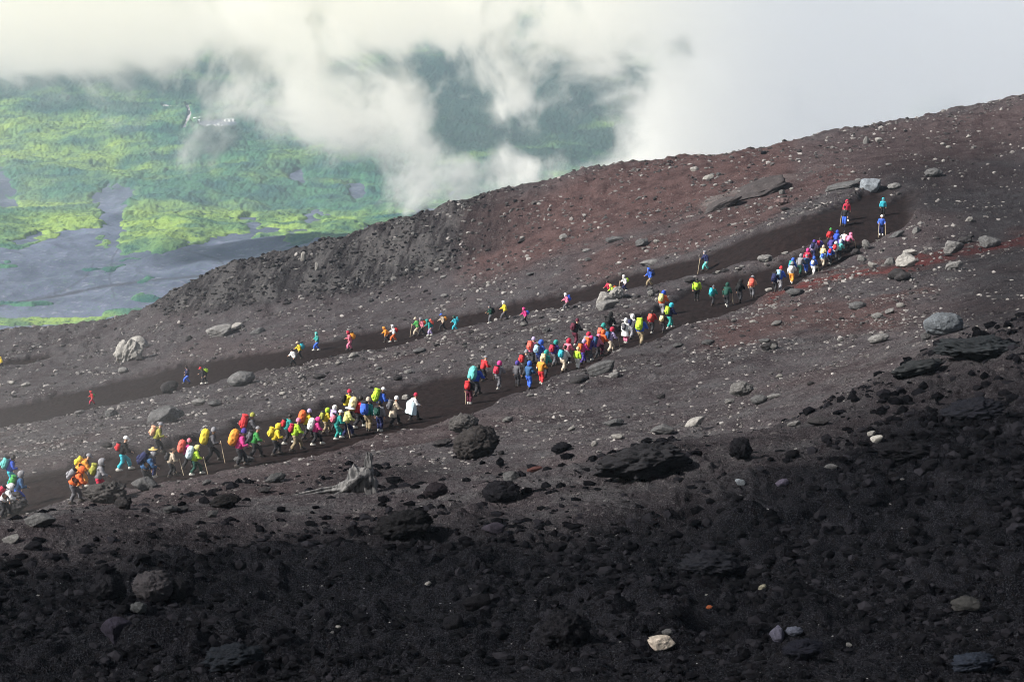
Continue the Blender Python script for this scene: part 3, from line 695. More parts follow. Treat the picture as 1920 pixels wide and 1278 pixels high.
def build_rocks():
    pts, hit = cast([(r[0], min(r[1], 1290)) for r in NOTE])
    for i, (r, p) in enumerate(zip(NOTE, pts)):
        D = p[1] / CP; W = r[2] * D / F; H = r[3] * D / F
        turn = (r[6] - .5) * .6
        o = put_rock(p, W * 1.04, H * 1.08, r[4], r[8], 100 + i, r[5], turn, ('boulder' if r[2] > 30 else 'rock') + '|' + r[7])
        tag(o, r[7], 'boulder' if r[2] > 30 else 'rock')
    # further single stones
    zones = [ # n, (u0,u1), v-range fn, size px, palette, label
      (22, (20, 1500), lambda u, t: UP_T(u) - 8 - t * (40 + u * .07), (9, 20), [PALE, LGREY], 'pale stone on the slope just above the upper trail', 'pale stones above the upper trail'),
      (18, (20, 1500), lambda u, t: UP_T(u) - 8 - t * (40 + u * .07), (10, 26), [DGREY, GREY], 'dark grey stone on the slope just above the upper trail', 'dark stones above the upper trail'),
      (26, (20, 1480), lambda u, t: UP_B(u) + 5 + t * (LO_T(u) - UP_B(u) - 8), (9, 22), [PALE, LGREY], 'pale stone on the strip between the two trails', 'pale stones between the trails'),
      (22, (20, 1400), lambda u, t: UP_B(u) + 5 + t * (LO_T(u) - UP_B(u) - 8), (12, 32), [DGREY, GREY], 'dark stone on the strip between the two trails', 'dark stones between the trails'),
      (26, (900, 1900), lambda u, t: LO_B(u) + 12 + t * 170, (10, 26), [PALE, LGREY], 'pale stone on the grey slope below the lower trail', 'pale stones below the lower trail'),
      (24, (300, 1900), lambda u, t: LO_B(u) + 14 + t * (60 + u * .09), (14, 44), [DGREY, GREY], 'dark stone on the grey slope below the lower trail', 'dark stones below the lower trail'),
      (18, (1100, 1910), lambda u, t: np.interp(u, [c[0] for c in RIDGE], [c[1] for c in RIDGE]) + 12 + t * 90, (7, 16), [LGREY, PALE], 'small pale stone on the slope below the ridge', 'pale stones below the ridge'),
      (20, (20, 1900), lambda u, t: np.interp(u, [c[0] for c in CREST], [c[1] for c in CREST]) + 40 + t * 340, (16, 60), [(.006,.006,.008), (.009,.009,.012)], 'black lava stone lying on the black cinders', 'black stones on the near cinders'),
      (16, (20, 1900), lambda u, t: np.interp(u, [c[0] for c in CREST], [c[1] for c in CREST]) + 40 + t * 300, (7, 15), [PALE, LGREY, GREY], 'small pale chip lying on the black cinders', 'pale chips on the near cinders')]
    for n, (u0, u1), vf, (s0, s1), pal, lab, grp in zones:
        us = rng.uniform(u0, u1, n); ts = rng.uniform(0, 1, n)
        uv = [(u, float(vf(u, t))) for u, t in zip(us, ts)]
        pts, hit = cast(uv)
        for i, p in enumerate(pts):
            D = p[1] / CP; W = (s0 + (s1 - s0) * rng.random() ** 2) * D / F
            kind = ['slab', 'block', 'round', 'clinker'][rng.integers(4)] if s1 < 40 else ['clinker', 'round', 'clinker', 'block'][rng.integers(4)]
            if s1 >= 60: kind = 'clinker'
            H = W * rng.uniform(.35, .6)
            o = put_rock(p, W, H, kind, 3, 300 + int(rng.integers(6)), tuple(np.array(pal[rng.integers(len(pal))]) * rng.uniform(.7, 1.1)), rng.uniform(-1, 1) * .7, 'rock')
            uu, vv = uv[i]
            cand = sorted(NOTE, key=lambda q: math.hypot(q[0] - uu, (q[1] - q[3] * .5 - vv) * 1.5))
            cl = float(o.color[0]); tone = 'black' if cl < .03 else 'dark grey' if cl < .08 else 'grey' if cl < .17 else 'pale grey' if cl < .3 else 'whitish'
            shp = {'slab': 'flat', 'block': 'angular', 'round': 'rounded', 'clinker': 'knobbly'}[kind]
            for q in cand[:6]:
                rel = ('right of' if uu > q[0] else 'left of') if abs(uu - q[0]) > abs(vv - q[1]) * 1.5 else ('below' if vv > q[1] else 'above')
                words = q[7].split()[:8]
                while words[-1] in ('the', 'of', 'a', 'on', 'between', 'beside', 'at', 'below', 'above', 'by', 'next', 'with', 'right', 'left', 'its', 'and', 'near', 'under', 'behind', 'in', 'upper', 'lower', 'dark', 'big', 'large', 'broad', 'smooth', 'long', 'red', 'black', 'pale', 'grey', 'white', 'light', 'dead', 'slanting', 'walking', 'olive', 'blue', 'round', 'bare', 'domed', 'low', 'grey,', 'trail,'): words = words[:-1]
                lb = 'small %s %s stone %s the %s' % (shp, tone, rel, ' '.join(words).replace('the ', '', 1) if words[0] == 'the' else ' '.join(words))
                if s1 >= 40: lb = lb.replace('small ', '', 1)
                if lb not in USED: break
            USED.add(lb)
            tag(o, ' '.join(lb.split()[:16]), 'rock', grp)
    # loose rubble: everything smaller, one heap of thousands of stones
    def rubble(n, name, lab, urange, yr, colr, sz, mask, seed, sub=1):
        rg = np.random.default_rng(seed)
        base = []
        for k in range(8):
            v, f = rock_shape((['block', 'clinker', 'block', 'clinker'] if 'cinder' in name else ['block', 'slab', 'block', 'block'])[k % 4], sub, 500 + k); base.append((v, f))
        u = rg.uniform(*urange, n); y = yr[0] * (yr[1] / yr[0]) ** rg.random(n)
        x = (u - 960) / F * y
        Z, U, V, tr, bl, rd, cg, lg = ground_h(x, y, True)
        den = np.clip(.45 + 1.1 * fbm(x / 5, y / 9, 3, seed), .05, 1)
        ok = (rg.random(n) < mask(U, V, tr, bl, rd, cg, x, y) * den)
        x, y, Z, tr = x[ok], y[ok], Z[ok], tr[ok]; m = len(x)
        s = (sz[0] + (sz[1] - sz[0]) * rg.random(m) ** (7 if 'cinder' in name else 4.5)) * y / F * .5
        a = rg.uniform(0, 2 * np.pi, m); fl = rg.uniform(.35, .9, m)
        VV, FF, off = [], [], 0
        tint = rg.random(m) ** (3.2 if 'cinder' in name else 2.4)
        TT = []
        for k in range(8):
            sel = np.arange(m) % 8 == k; v, f = base[k]
            ca, sa = np.cos(a[sel]), np.sin(a[sel]); q = s[sel][:, None]
            vx = v[None, :, 0] * q; vy = v[None, :, 1] * q * .9; vz = v[None, :, 2] * q * fl[sel][:, None] * 1.3
            X = x[sel][:, None] + vx * ca[:, None] - vy * sa[:, None]; Yv = y[sel][:, None] + vx * sa[:, None] + vy * ca[:, None]
            Zv = Z[sel][:, None] + vz + q * .05
            VV.append(np.stack([X, Yv, Zv], -1).reshape(-1, 3)); c = sel.sum()
            FF.append((f[None] + (off + np.arange(c) * len(v))[:, None, None]).reshape(-1, 3)); off += c * len(v)
            TT.append(np.repeat(tint[sel], len(v)))
        me = mesh_np(name, np.concatenate(VV), np.concatenate(FF), smooth=False)
        T = np.concatenate(TT); add_attr(me, "tint", [T, T, T])
        sm = MT(name); t = sm.attr("tint")[0]; nn = sm.noise(9, 3, .7)
        c = sm.mix(t, colr[0], colr[1]); c = sm.mix(sm.mapr(nn, .45, .62, 0, .5), c, sm.mix(.6, c, (.01, .01, .011)))
        o = link(name, me, [sm.finish(c, .92, nn, dist=.03, spec=.01)]); tag(o, lab, 'stones', kind='stuff'); print(name, m)
    rubble(150000, 'scree', 'loose pale and dark scree scattered over the grey slope', (-150, 2080), (58, 243), [(.035,.032,.034), (.30,.285,.28)], (2.2, 12),
           lambda U, V, tr, bl, rd, cg, x, y: (1 - tr) ** 3 * (1 - .85 * bl) * (1 - .6 * cg) * (.5 + .5 * sst(y, 80, 150)), 3, 1)
    rubble(110000, 'cinder_rubble', 'loose black cinder lumps covering the near slope', (-150, 2080), (27, 78), [(.0014,.0014,.002), (.014,.0135,.017)], (2.0, 34),  # near-black tints carry the same painted shade as the ground
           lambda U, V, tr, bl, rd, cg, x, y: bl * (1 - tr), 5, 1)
    rubble(26000, 'crag_rubble', 'broken dark rock strewn over the crag below the ridge', (230, 1120), (186, 236), [(.012,.011,.013), (.12,.117,.117)], (2.5, 13),
           lambda U, V, tr, bl, rd, cg, x, y: cg, 9, 1)
    rubble(16000, 'pale_grit', 'sparse pale grit sprinkled on the black cinders', (-150, 2080), (27, 78), [(.018,.018,.023), (.24,.235,.24)], (1.4, 7),
           lambda U, V, tr, bl, rd, cg, x, y: .5 * bl * (1 - tr), 6, 1)
build_rocks()

# ------------------------------------------------------------------ dead stump on the crest
def build_stump():
    (p,), _ = cast([(700, 925)]); D = p[1]; k = D / F
    s = MT("weathered_wood"); n = s.noise(8, 4, .6, vec=s.mapping((1, 1, .15))); n2 = s.noise(3, 3)
    c = s.mix(s.mapr(n, .35, .65), (.024, .024, .027), (.145, .142, .145)); wood = s.finish(c, .85, n, dist=.05)
    root = bpy.data.objects.new("tree_stump", None); COL.objects.link(root); root.location = p
    tag(root, 'weathered grey dead stump with a splintered blade on the dark crest', 'stump')
    def taper(name, pts, flat=1.0, seg=28, tw=0.0, seed=1):
        V, Fc = [], []
        q_ = []
        for (A_, B_) in zip(pts[:-1], pts[1:]):
            for t in np.linspace(0, 1, 6)[:-1]: q_.append(tuple(A_[i] + (B_[i] - A_[i]) * t for i in range(4)))
        pts = q_ + [pts[-1]]
        P_ = [Vector((a * k, b * k, c_ * k)) for a, b, c_, _ in pts]
        for i, q in enumerate(P_):
            d = (P_[min(i + 1, len(P_) - 1)] - P_[max(i - 1, 0)]).normalized()
            s1 = d.cross(Vector((0, 1, 0))).normalized(); s2 = d.cross(s1).normalized(); r = pts[i][3] * k
            for j in range(seg):
                an = 2 * math.pi * j / seg; rr = r * (1 + .30 * math.sin(an * 4 + seed + i * .08) + .9 * mnoise.fractal(Vector((math.cos(an) * 1.5, math.sin(an) * 1.5, i * .16 + seed)), 1, 2, 4))
                V.append(q + s1 * math.cos(an) * rr + s2 * math.sin(an) * rr * flat)
        for i in range(len(P_) - 1):
            for j in range(seg): Fc.append((i * seg + j, i * seg + (j + 1) % seg, (i + 1) * seg + (j + 1) % seg, (i + 1) * seg + j))
        Fc.append(tuple(range(seg - 1, -1, -1))); Fc.append(tuple((len(P_) - 1) * seg + j for j in range(seg)))
        me = bpy.data.meshes.new(name); me.from_pydata(V, [], Fc); me.update()
        for q in me.polygons: q.use_smooth = True
        return link(name, me, [wood], root)
    # u offset, depth, height (px), radius px
    taper('root', [(-84,10,-8,7),(-58,8,4,14),(-34,5,18,19),(-14,3,34,19),(-6,0,48,8)], .8, seed=2)
    taper('blade', [(2,-6,-16,5),(-2,-5,4,11),(-9,-2,26,15),(-14,0,44,9),(-12,0,54,2)], .35, seed=4)
    taper('snag', [(-10,16,30,9),(-11,18,52,9),(-8,18,70,6),(-12,18,80,1)], .6, seed=5)
    taper('limb', [(-170,6,-8,2),(-130,6,-2,4),(-90,8,6,6),(-40,8,14,9)], .7, seed=6)
build_stump()

# ------------------------------------------------------------------ people
def srgb(h):
    c = [int(h[i:i+2], 16) / 255 for i in (0, 2, 4)]
    return tuple((x / 12.92 if x <= .04045 else ((x + .055) / 1.055) ** 2.4) for x in c)
CN = {'red':'d8202c','crimson':'c41a44','magenta':'e02a8c','pink':'f080a8','salmon':'f2604e','orange':'f2681c','amber':'f29a18','peach':'f2b088','yellow':'f0d400','lime':'b4e01a','olive':'a0a03c','green':'3c9c4a',
 'dkgreen':'124a40','teal':'1a9c96','turq':'5cc8c4','cyan':'12b8d0','ltblue':'9cc8e4','blue':'2c64d8','royal':'1a4cc8','steel':'2a5a8c','navy':'1c2454','purple':'4a3a98','lavender':'b8a8d8','white':'f2f2f4',
 'cream':'f0dca0','beige':'c8b8a4','tan':'b8a080','khaki':'948468','grey':'8c8c94','mid':'5c5c64','dk':'2a2a30','black':'141418','maroon':'5c1c34','brown':'5a4436','straw':'e0c070','ltyellow':'e4e488','ice':'cfe8f4','rose':'e87890'}
WORD = {'dk':'dark','mid':'grey','turq':'turquoise','ltblue':'light blue','royal':'blue','steel':'slate blue','dkgreen':'dark green','ltyellow':'pale yellow','ice':'icy white','beige':'beige','amber':'yellow orange'}
FAB = {}
def fab(c):
    if c not in FAB:
        s = MT("fabric_" + c); n = s.noise(9, 3, .6); b = srgb(CN[c]) if c in CN else c
        g_ = sum(b) / 3; b = tuple(min(.85, (x * .90 + g_ * .10) * .92 + .006) for x in b)
        c1 = s.mix(s.mapr(n, .3, .7), tuple(x * .82 for x in b), b)
        FAB[c] = s.finish(c1, .75, n, dist=.04, strength=.7, spec=.2)
    return FAB[c]
def plain(name, c, rough=.6):
    s = MT(name); n = s.noise(20, 2); return s.finish(s.mix(s.mapr(n, .3, .7), tuple(x * .9 for x in c), c), rough, spec=.3)
SKIN = plain("skin", (.52, .31, .22)); EYE = plain("eye", (.02, .015, .012)); HAIR = plain("hair", (.014, .011, .010), .5)
BOOTM = plain("boot_leather", (.045, .038, .035)); SOLEW = plain("pale_shoe", (.55, .54, .50)); WOOD = plain("staff_wood", (.62, .52, .38)); GLOVE = plain("glove", (.60, .58, .56))

def skin_mesh(name, nodes, edges, sub=1, root=0):
    """nodes: (x, y, z, radius); one continuous skinned surface"""
    me = bpy.data.meshes.new(name + "_cage"); me.from_pydata([n[:3] for n in nodes], edges, []); me.update()
    o = bpy.data.objects.new(name + "_cage", me); COL.objects.link(o)
    o.modifiers.new("s", 'SKIN'); m = o.modifiers.new("u", 'SUBSURF'); m.levels = sub; m.render_levels = sub
    o.modifiers[0].use_smooth_shade = True
    sv = me.skin_vertices[0].data
    for i, n in enumerate(nodes): sv[i].radius = (n[3], n[3]); sv[i].use_root = (i == root)
    dg = bpy.context.evaluated_depsgraph_get(); dg.update()
    out = bpy.data.meshes.new_from_object(o.evaluated_get(dg)); out.name = name
    bpy.data.objects.remove(o); bpy.data.meshes.remove(me)
    if name in ('jacket', 'trousers'):            # creases in the cloth
        for q in out.vertices:
            f = mnoise.fractal(Vector(q.co) * Vector((9, 9, 14)) if False else Vector((q.co.x * 9, q.co.y * 9, q.co.z * 15)), .8, 2, 3)
            q.co += q.normal * f * .026
    for p in out.polygons: p.use_smooth = True
    return out

POSES = { # lean deg, stride, knee lift, arm mode right, arm mode left
 'w': (16, .26, .05, 'fwd', 'swing'), 'x': (12, .20, .02, 'swing', 'fwd'), 'v': (20, .16, .08, 'hold', 'hang'),
 's': (4, .05, 0, 'hang', 'hang'), 't': (8, .10, .03, 'hold', 'hold'), 'b': (42, .18, .06, 'fwd', 'hang'), 'd': (6, .22, .10, 'out', 'out'), 'r': (14, .30, .10, 'hold', 'swing')}
def pose_data(key):
    lean, st, kl, ar, al = POSES[key]; a = R(lean)
    H = Vector((-.04 - .1 * math.sin(a), 0, .87 - .04 * (st > .2)))
    T = Matrix.Rotation(a, 3, 'Y')
    def tp(x, y, z): return H + T @ Vector((x, y, z))
    head = H + T @ Vector((0, 0, .50)) + Matrix.Rotation(a * .55, 3, 'Y') @ Vector((.03, 0, .17))
    HT = Matrix.Rotation(a * .45, 3, 'Y')
    legs = []
    for sgn, fr in ((1, 1), (-1, -1)):
        hip = H + Vector((0, .095 * sgn, -.02))
        ank = Vector((st * fr + (.02 if fr > 0 else -.02), .10 * sgn, .10 + (kl if fr > 0 else .02 + kl * .4)))
        mid = (hip + ank) / 2 + Vector((.05 + .5 * kl + (.03 if fr > 0 else .05), 0, .01))
        legs.append((hip, mid, ank))
    arms = []
    for sgn, md in ((-1, ar), (1, al)):
        sh = tp(-.01, .185 * sgn, .43)
        el, ha = {'fwd': (Vector((.12, .06 * sgn, -.25)), Vector((.33, .03 * sgn, -.32))), 'hold': (Vector((.06, .08 * sgn, -.27)), Vector((.31, .06 * sgn, -.30))),
                  'swing': (Vector((-.10, .07 * sgn, -.27)), Vector((.04, .08 * sgn, -.50))), 'hang': (Vector((0, .07 * sgn, -.28)), Vector((.07, .08 * sgn, -.53))),
                  'out': (Vector((.04, .17 * sgn, -.22)), Vector((.20, .30 * sgn, -.30)))}[md]
        arms.append((sh, sh + el, sh + ha))
    return dict(H=H, T=T, tp=tp, head=head, HT=HT, legs=legs, arms=arms, a=a)
POSE = {}
def make_pose(key):
    p = pose_data(key); H, T, tp, hd, HT = p['H'], p['T'], p['tp'], p['head'], p['HT']
    # ---- body: pelvis, spine, neck, head, arms, hands with five fingers, legs, feet
    n, e = [], []
    def add(v, r, par=None):
        n.append((*v, r)); i = len(n) - 1
        if par is not None: e.append((par, i))
        return i
    pel = add(H, .125); be = add(tp(0, 0, .16), .105, pel); ch = add(tp(0, 0, .33), .125, be); nb = add(tp(0, 0, .45), .075, ch)
    nk = add(H + T @ Vector((.01, 0, .52)), .050, nb)
    h1 = add(hd + HT @ Vector((.02, 0, -.065)), .066, nk); h2 = add(hd, .088, h1); h3 = add(hd + HT @ Vector((-.01, 0, .075)), .070, h2)
    add(hd + HT @ Vector((.115, 0, -.012)), .012, h2)                       # nose
    for s_ in (-1, 1): add(hd + HT @ Vector((-.01, .098 * s_, -.005)), .016, h2)   # ears
    for k, (hip, kn, an) in enumerate(p['legs']):
        sg = 1 if k == 0 else -1
        a = add(hip + Vector((0, 0, -.06)), .085, pel); b = add(kn, .056, a); c = add((kn * .6 + an * .4) + Vector((-.02, 0, 0)), .052, b); d = add(an, .040, c)
        add(an + Vector((.13, 0, -.065)), .035, d)
    for k, (sh, el, ha) in enumerate(p['arms']):
        sg = -1 if k == 0 else 1
        a = add(sh, .060, nb); b = add(el, .042, a); d = (ha - el).normalized(); c = add(ha - d * .07, .028, b); pm = add(ha, .030, c)
        side = Vector((0, 1, 0)); side = (side - d * side.dot(d)).normalized(); up = d.cross(side)
        if up.z > 0: up = -up
        for f in range(4):                                                     # curled fingers
            off = (f - 1.5) * .021; L_ = (.034, .042, .039, .030)[f]
            q1 = add(ha + d * .045 + side * off, .0095, pm)
            q2 = add(ha + d * (.045 + L_ * .8) + side * off + up * .016, .0088, q1)
            add(ha + d * (.042 + L_ * .7) + side * off + up * .044, .0078, q2)
        q1 = add(ha + side * (-.034 * sg) + d * .012 + up * .012, .011, pm); add(ha + side * (-.040 * sg) + d * .045 + up * .026, .009, q1)
    body = skin_mesh("body", n, e, 1)
    body.materials.append(SKIN); body.materials.append(EYE)
    for q in body.polygons:
        for s_ in (-1, 1):
            if (Vector(q.center) - (hd + HT @ Vector((.082, .034 * s_, .012)))).length < .019: q.material_index = 1
    # ---- jacket
    n, e = [], []
    add_ = lambda v, r, par=None: (n.append((*v, r)), e.append((par, len(n) - 1)) if par is not None else None, len(n) - 1)[2]
    j0 = add_(tp(0, 0, -.10), .200); j1 = add_(tp(0, 0, .10), .185, j0); j2 = add_(tp(0, 0, .30), .195, j1); j3 = add_(tp(0, 0, .42), .150, j2); add_(tp(.01, 0, .50), .075, j3)
    for k, (sh, el, ha) in enumerate(p['arms']):
        a = add_(sh, .104, j3); b = add_(el, .084, a); add_(el * .35 + ha * .65, .070, b); add_(ha - (ha - el).normalized() * .05, .060, len(n) - 1)
    jk = skin_mesh("jacket", n, e, 2)
    # ---- trousers
    n, e = [], []
    t0 = add_(tp(0, 0, .03), .155); t1 = add_(H, .165, t0)
    for k, (hip, kn, an) in enumerate(p['legs']):
        a = add_(hip + Vector((0, 0, -.10)), .125, t1); b = add_(kn, .100, a); c = add_(kn * .45 + an * .55, .092, b); add_(an + Vector((0, 0, .02)), .080, c)
    tr = skin_mesh("trousers", n, e, 2)
    boots = []
    for (hip, kn, an) in p['legs']:
        v, f = ICO[3]; v = v.copy(); v[:, 2] = np.where(v[:, 2] < -.35, -.35, v[:, 2])
        v = v * np.array([.155, .060, .085]); v[:, 2] += np.where(v[:, 0] < .02, .035, 0) * (v[:, 2] > 0); v += np.array([an.x + .055, an.y, an.z - .065])
        boots.append(mesh_np("boot", v, f))
    p.update(body=body, jacket=jk, trousers=tr, boots=boots)
    return p
def one(me, cnt):
    me.materials.clear()
    for _ in range(cnt): me.materials.append(None)
    return me
for k in POSES:
    POSE[k] = make_pose(k)
    for m in [POSE[k]['jacket'], POSE[k]['trousers']] + POSE[k]['boots']: one(m, 1)

# ---- headgear, at the origin of the head
def cap_surface(name, fn, nu=20, nv=12):
    V = [fn(2 * math.pi * i / nu, j / nv) for j in range(nv + 1) for i in range(nu)]
    Fc = [(j * nu + i, j * nu + (i + 1) % nu, (j + 1) * nu + (i + 1) % nu, (j + 1) * nu + i) for j in range(nv) for i in range(nu)]
    Fc.append(tuple(range(nu)))
    me = bpy.data.meshes.new(name); me.from_pydata(V, [], Fc); me.update()
    for q in me.polygons: q.use_smooth = True
    me.materials.append(None); return me
def f_hood(a, t):       # t 0 = crown, 1 = neck
    ph = t * 2.45; r = math.sin(min(ph, 1.7)) if ph < 1.7 else math.sin(1.7) * (1 - .25 * (ph - 1.7))
    x = math.cos(a) * r * .150; y = math.sin(a) * r * .135; z = math.cos(ph) * .165
    if math.cos(a) > .55 and ph > .95 and ph < 2.35: x = min(x, .070)     # face opening is set back
    if math.cos(a) < -.3: x -= .035 * math.sin(ph)
    return (x, y, z + .005)
HEADG = {'hood': cap_surface("hood", f_hood, 24, 16)}
HEADG['beanie'] = cap_surface("beanie", lambda a, t: (math.cos(a) * math.sin(t * 1.75) * .122 - .005, math.sin(a) * math.sin(t * 1.75) * .115, math.cos(t * 1.75) * .150 + .02 - (.015 if t > .82 else 0)))
HEADG['hair'] = cap_surface("hair", lambda a, t: (math.cos(a) * math.sin(t * 1.9) * .114 - .012, math.sin(a) * math.sin(t * 1.9) * .110, math.cos(t * 1.9) * .130 + .01 - (.05 * t if math.cos(a) < .2 else 0)))
HEADG['brim'] = cap_surface("brimmed_hat", lambda a, t: ((math.cos(a) * (math.sin(t / .6 * 1.5) * .115)), math.sin(a) * (math.sin(t / .6 * 1.5) * .11), math.cos(t / .6 * 1.5) * .10 + .06) if t < .6 else (math.cos(a) * (.115 + (t - .6) * .32), math.sin(a) * (.11 + (t - .6) * .30), .067 - (t - .6) * .10))
HEADG['cap'] = cap_surface("cap", lambda a, t: (math.cos(a) * math.sin(t * 1.6) * .120 + (.075 * max(0, math.cos(a)) ** 2 if t > .93 else 0), math.sin(a) * math.sin(t * 1.6) * .113, math.cos(t * 1.6) * .130 + .03))
HNAME = {'hood': 'hood', 'beanie': 'beanie', 'hair': 'hair', 'brim': 'hat', 'cap': 'cap'}
# ---- rain poncho and long coat
def drape(name, top, z1, rx0, rx1, folds, back):
    def fn(a, t):
        rx = rx0 + (rx1 - rx0) * t ** .8; f = 1 + folds * t * math.sin(a * 7 + 1.3) + folds * .6 * t * math.sin(a * 11)
        bx = back * math.exp(-((t - .38) / .3) ** 2) * max(0, -math.cos(a)) ** 1.5
        return (math.cos(a) * rx * .82 * f - bx, math.sin(a) * rx * f, top + (z1 - top) * t + .012 * math.sin(a * 5) * t)
    return cap_surface(name, fn, 36, 16)
PONCHO = drape("poncho", .50, -.40, .09, .40, .08, .20)
COAT = drape("raincoat", .46, -.34, .13, .27, .05, .02)
SKIRT = drape("skirt", .08, -.30, .15, .26, .07, .02)
# ---- backpacks
def pack_mesh(name, d, w, h, seed, wr):
    v, f = ICO[4]; v = v.copy(); p_ = 2.9
    nrm = (np.abs(v) ** p_).sum(1) ** (1 / p_); v = v / nrm[:, None]
    v = v * (1 + wr * fn3(v, 2.4, seed) + wr * .5 * fn3(v * np.array([1, 1, 2.5]), 5, seed + 3))[:, None]
    v = v * np.array([d / 2, w / 2, h / 2]); v[:, 0] += .05 * (v[:, 2] / h) ** 2
    v[:, 1] *= 1 - .18 * (v[:, 2] / h)
    me = mesh_np(name, v, f); me.materials.append(None); return me
PK = {'small': (.20, .27, .42), 'day': (.25, .32, .50), 'big': (.31, .38, .66), 'cover': (.36, .43, .70)}
PKM = {k: pack_mesh("backpack", *d, 40 + i, .085 if k != 'cover' else .10) for i, (k, d) in enumerate(PK.items())}
POCK = {k: pack_mesh("pocket", d[0] * .45, d[1] * .66, d[2] * .36, 60, .05) for k, d in PK.items()}
LIDM = {k: pack_mesh("lid", d[0] * .95, d[1] * .92, d[2] * .20, 61, .05) for k, d in PK.items()}
def strap_mesh():
    pts = [(-.02, -.17), (.08, -.14), (.15, -.02), (.13, .10), (.03, .17), (-.08, .14)]
    V = [(x, y, z) for x, z in [(a + .16, b) for a, b in pts] for y in (-.028, .028)]
    V += [(x + .018, y, z + .004) for x, y, z in V]; m = len(pts) * 2
    Fc = []
    for i in range(len(pts) - 1):
        a = 2 * i; Fc += [(a, a + 1, a + 3, a + 2), (m + a, m + a + 2, m + a + 3, m + a + 1), (a, a + 2, m + a + 2, m + a), (a + 1, m + a + 1, m + a + 3, a + 3)]
    Fc += [(0, m, m + 1, 1), (m - 2, m - 1, 2 * m - 1, 2 * m - 2)]
    me = bpy.data.meshes.new("shoulder_strap"); me.from_pydata(V, [], Fc); me.update(); me.materials.append(None); return me
STRAP = strap_mesh()
def stick_mesh():
    seg = 8; prof = [(0, .006), (.02, .012), (.5, .015), (1.0, .017), (1.01, .014)]
    V = [(math.cos(2 * math.pi * j / seg) * r, math.sin(2 * math.pi * j / seg) * r, z) for z, r in prof for j in range(seg)]
    Fc = [(i * seg + j, i * seg + (j + 1) % seg, (i + 1) * seg + (j + 1) % seg, (i + 1) * seg + j) for i in range(4) for j in range(seg)]
    Fc += [tuple(range(seg - 1, -1, -1)), tuple(4 * seg + j for j in range(seg))]
    me = bpy.data.meshes.new("walking_stick"); me.from_pydata(V, [], Fc); me.update(); me.materials.append(WOOD); return me
STICK = stick_mesh()
def setm(o, m):
    if not o.material_slots: o.data.materials.append(None)
    o.material_slots[0].link = 'OBJECT'; o.material_slots[0].material = m
def child(name, me, m, par, loc=(0,0,0), rot=(0,0,0), sc=(1,1,1)):
    o = bpy.data.objects.new(name, me); COL.objects.link(o); o.parent = par; o.location = loc; o.rotation_euler = rot; o.scale = sc
    if m is not None: setm(o, m)
    return o
G1, G2, G3 = 'hikers climbing the lower trail', 'hikers coming down the upper trail', 'hikers packed together near the top of the trail'
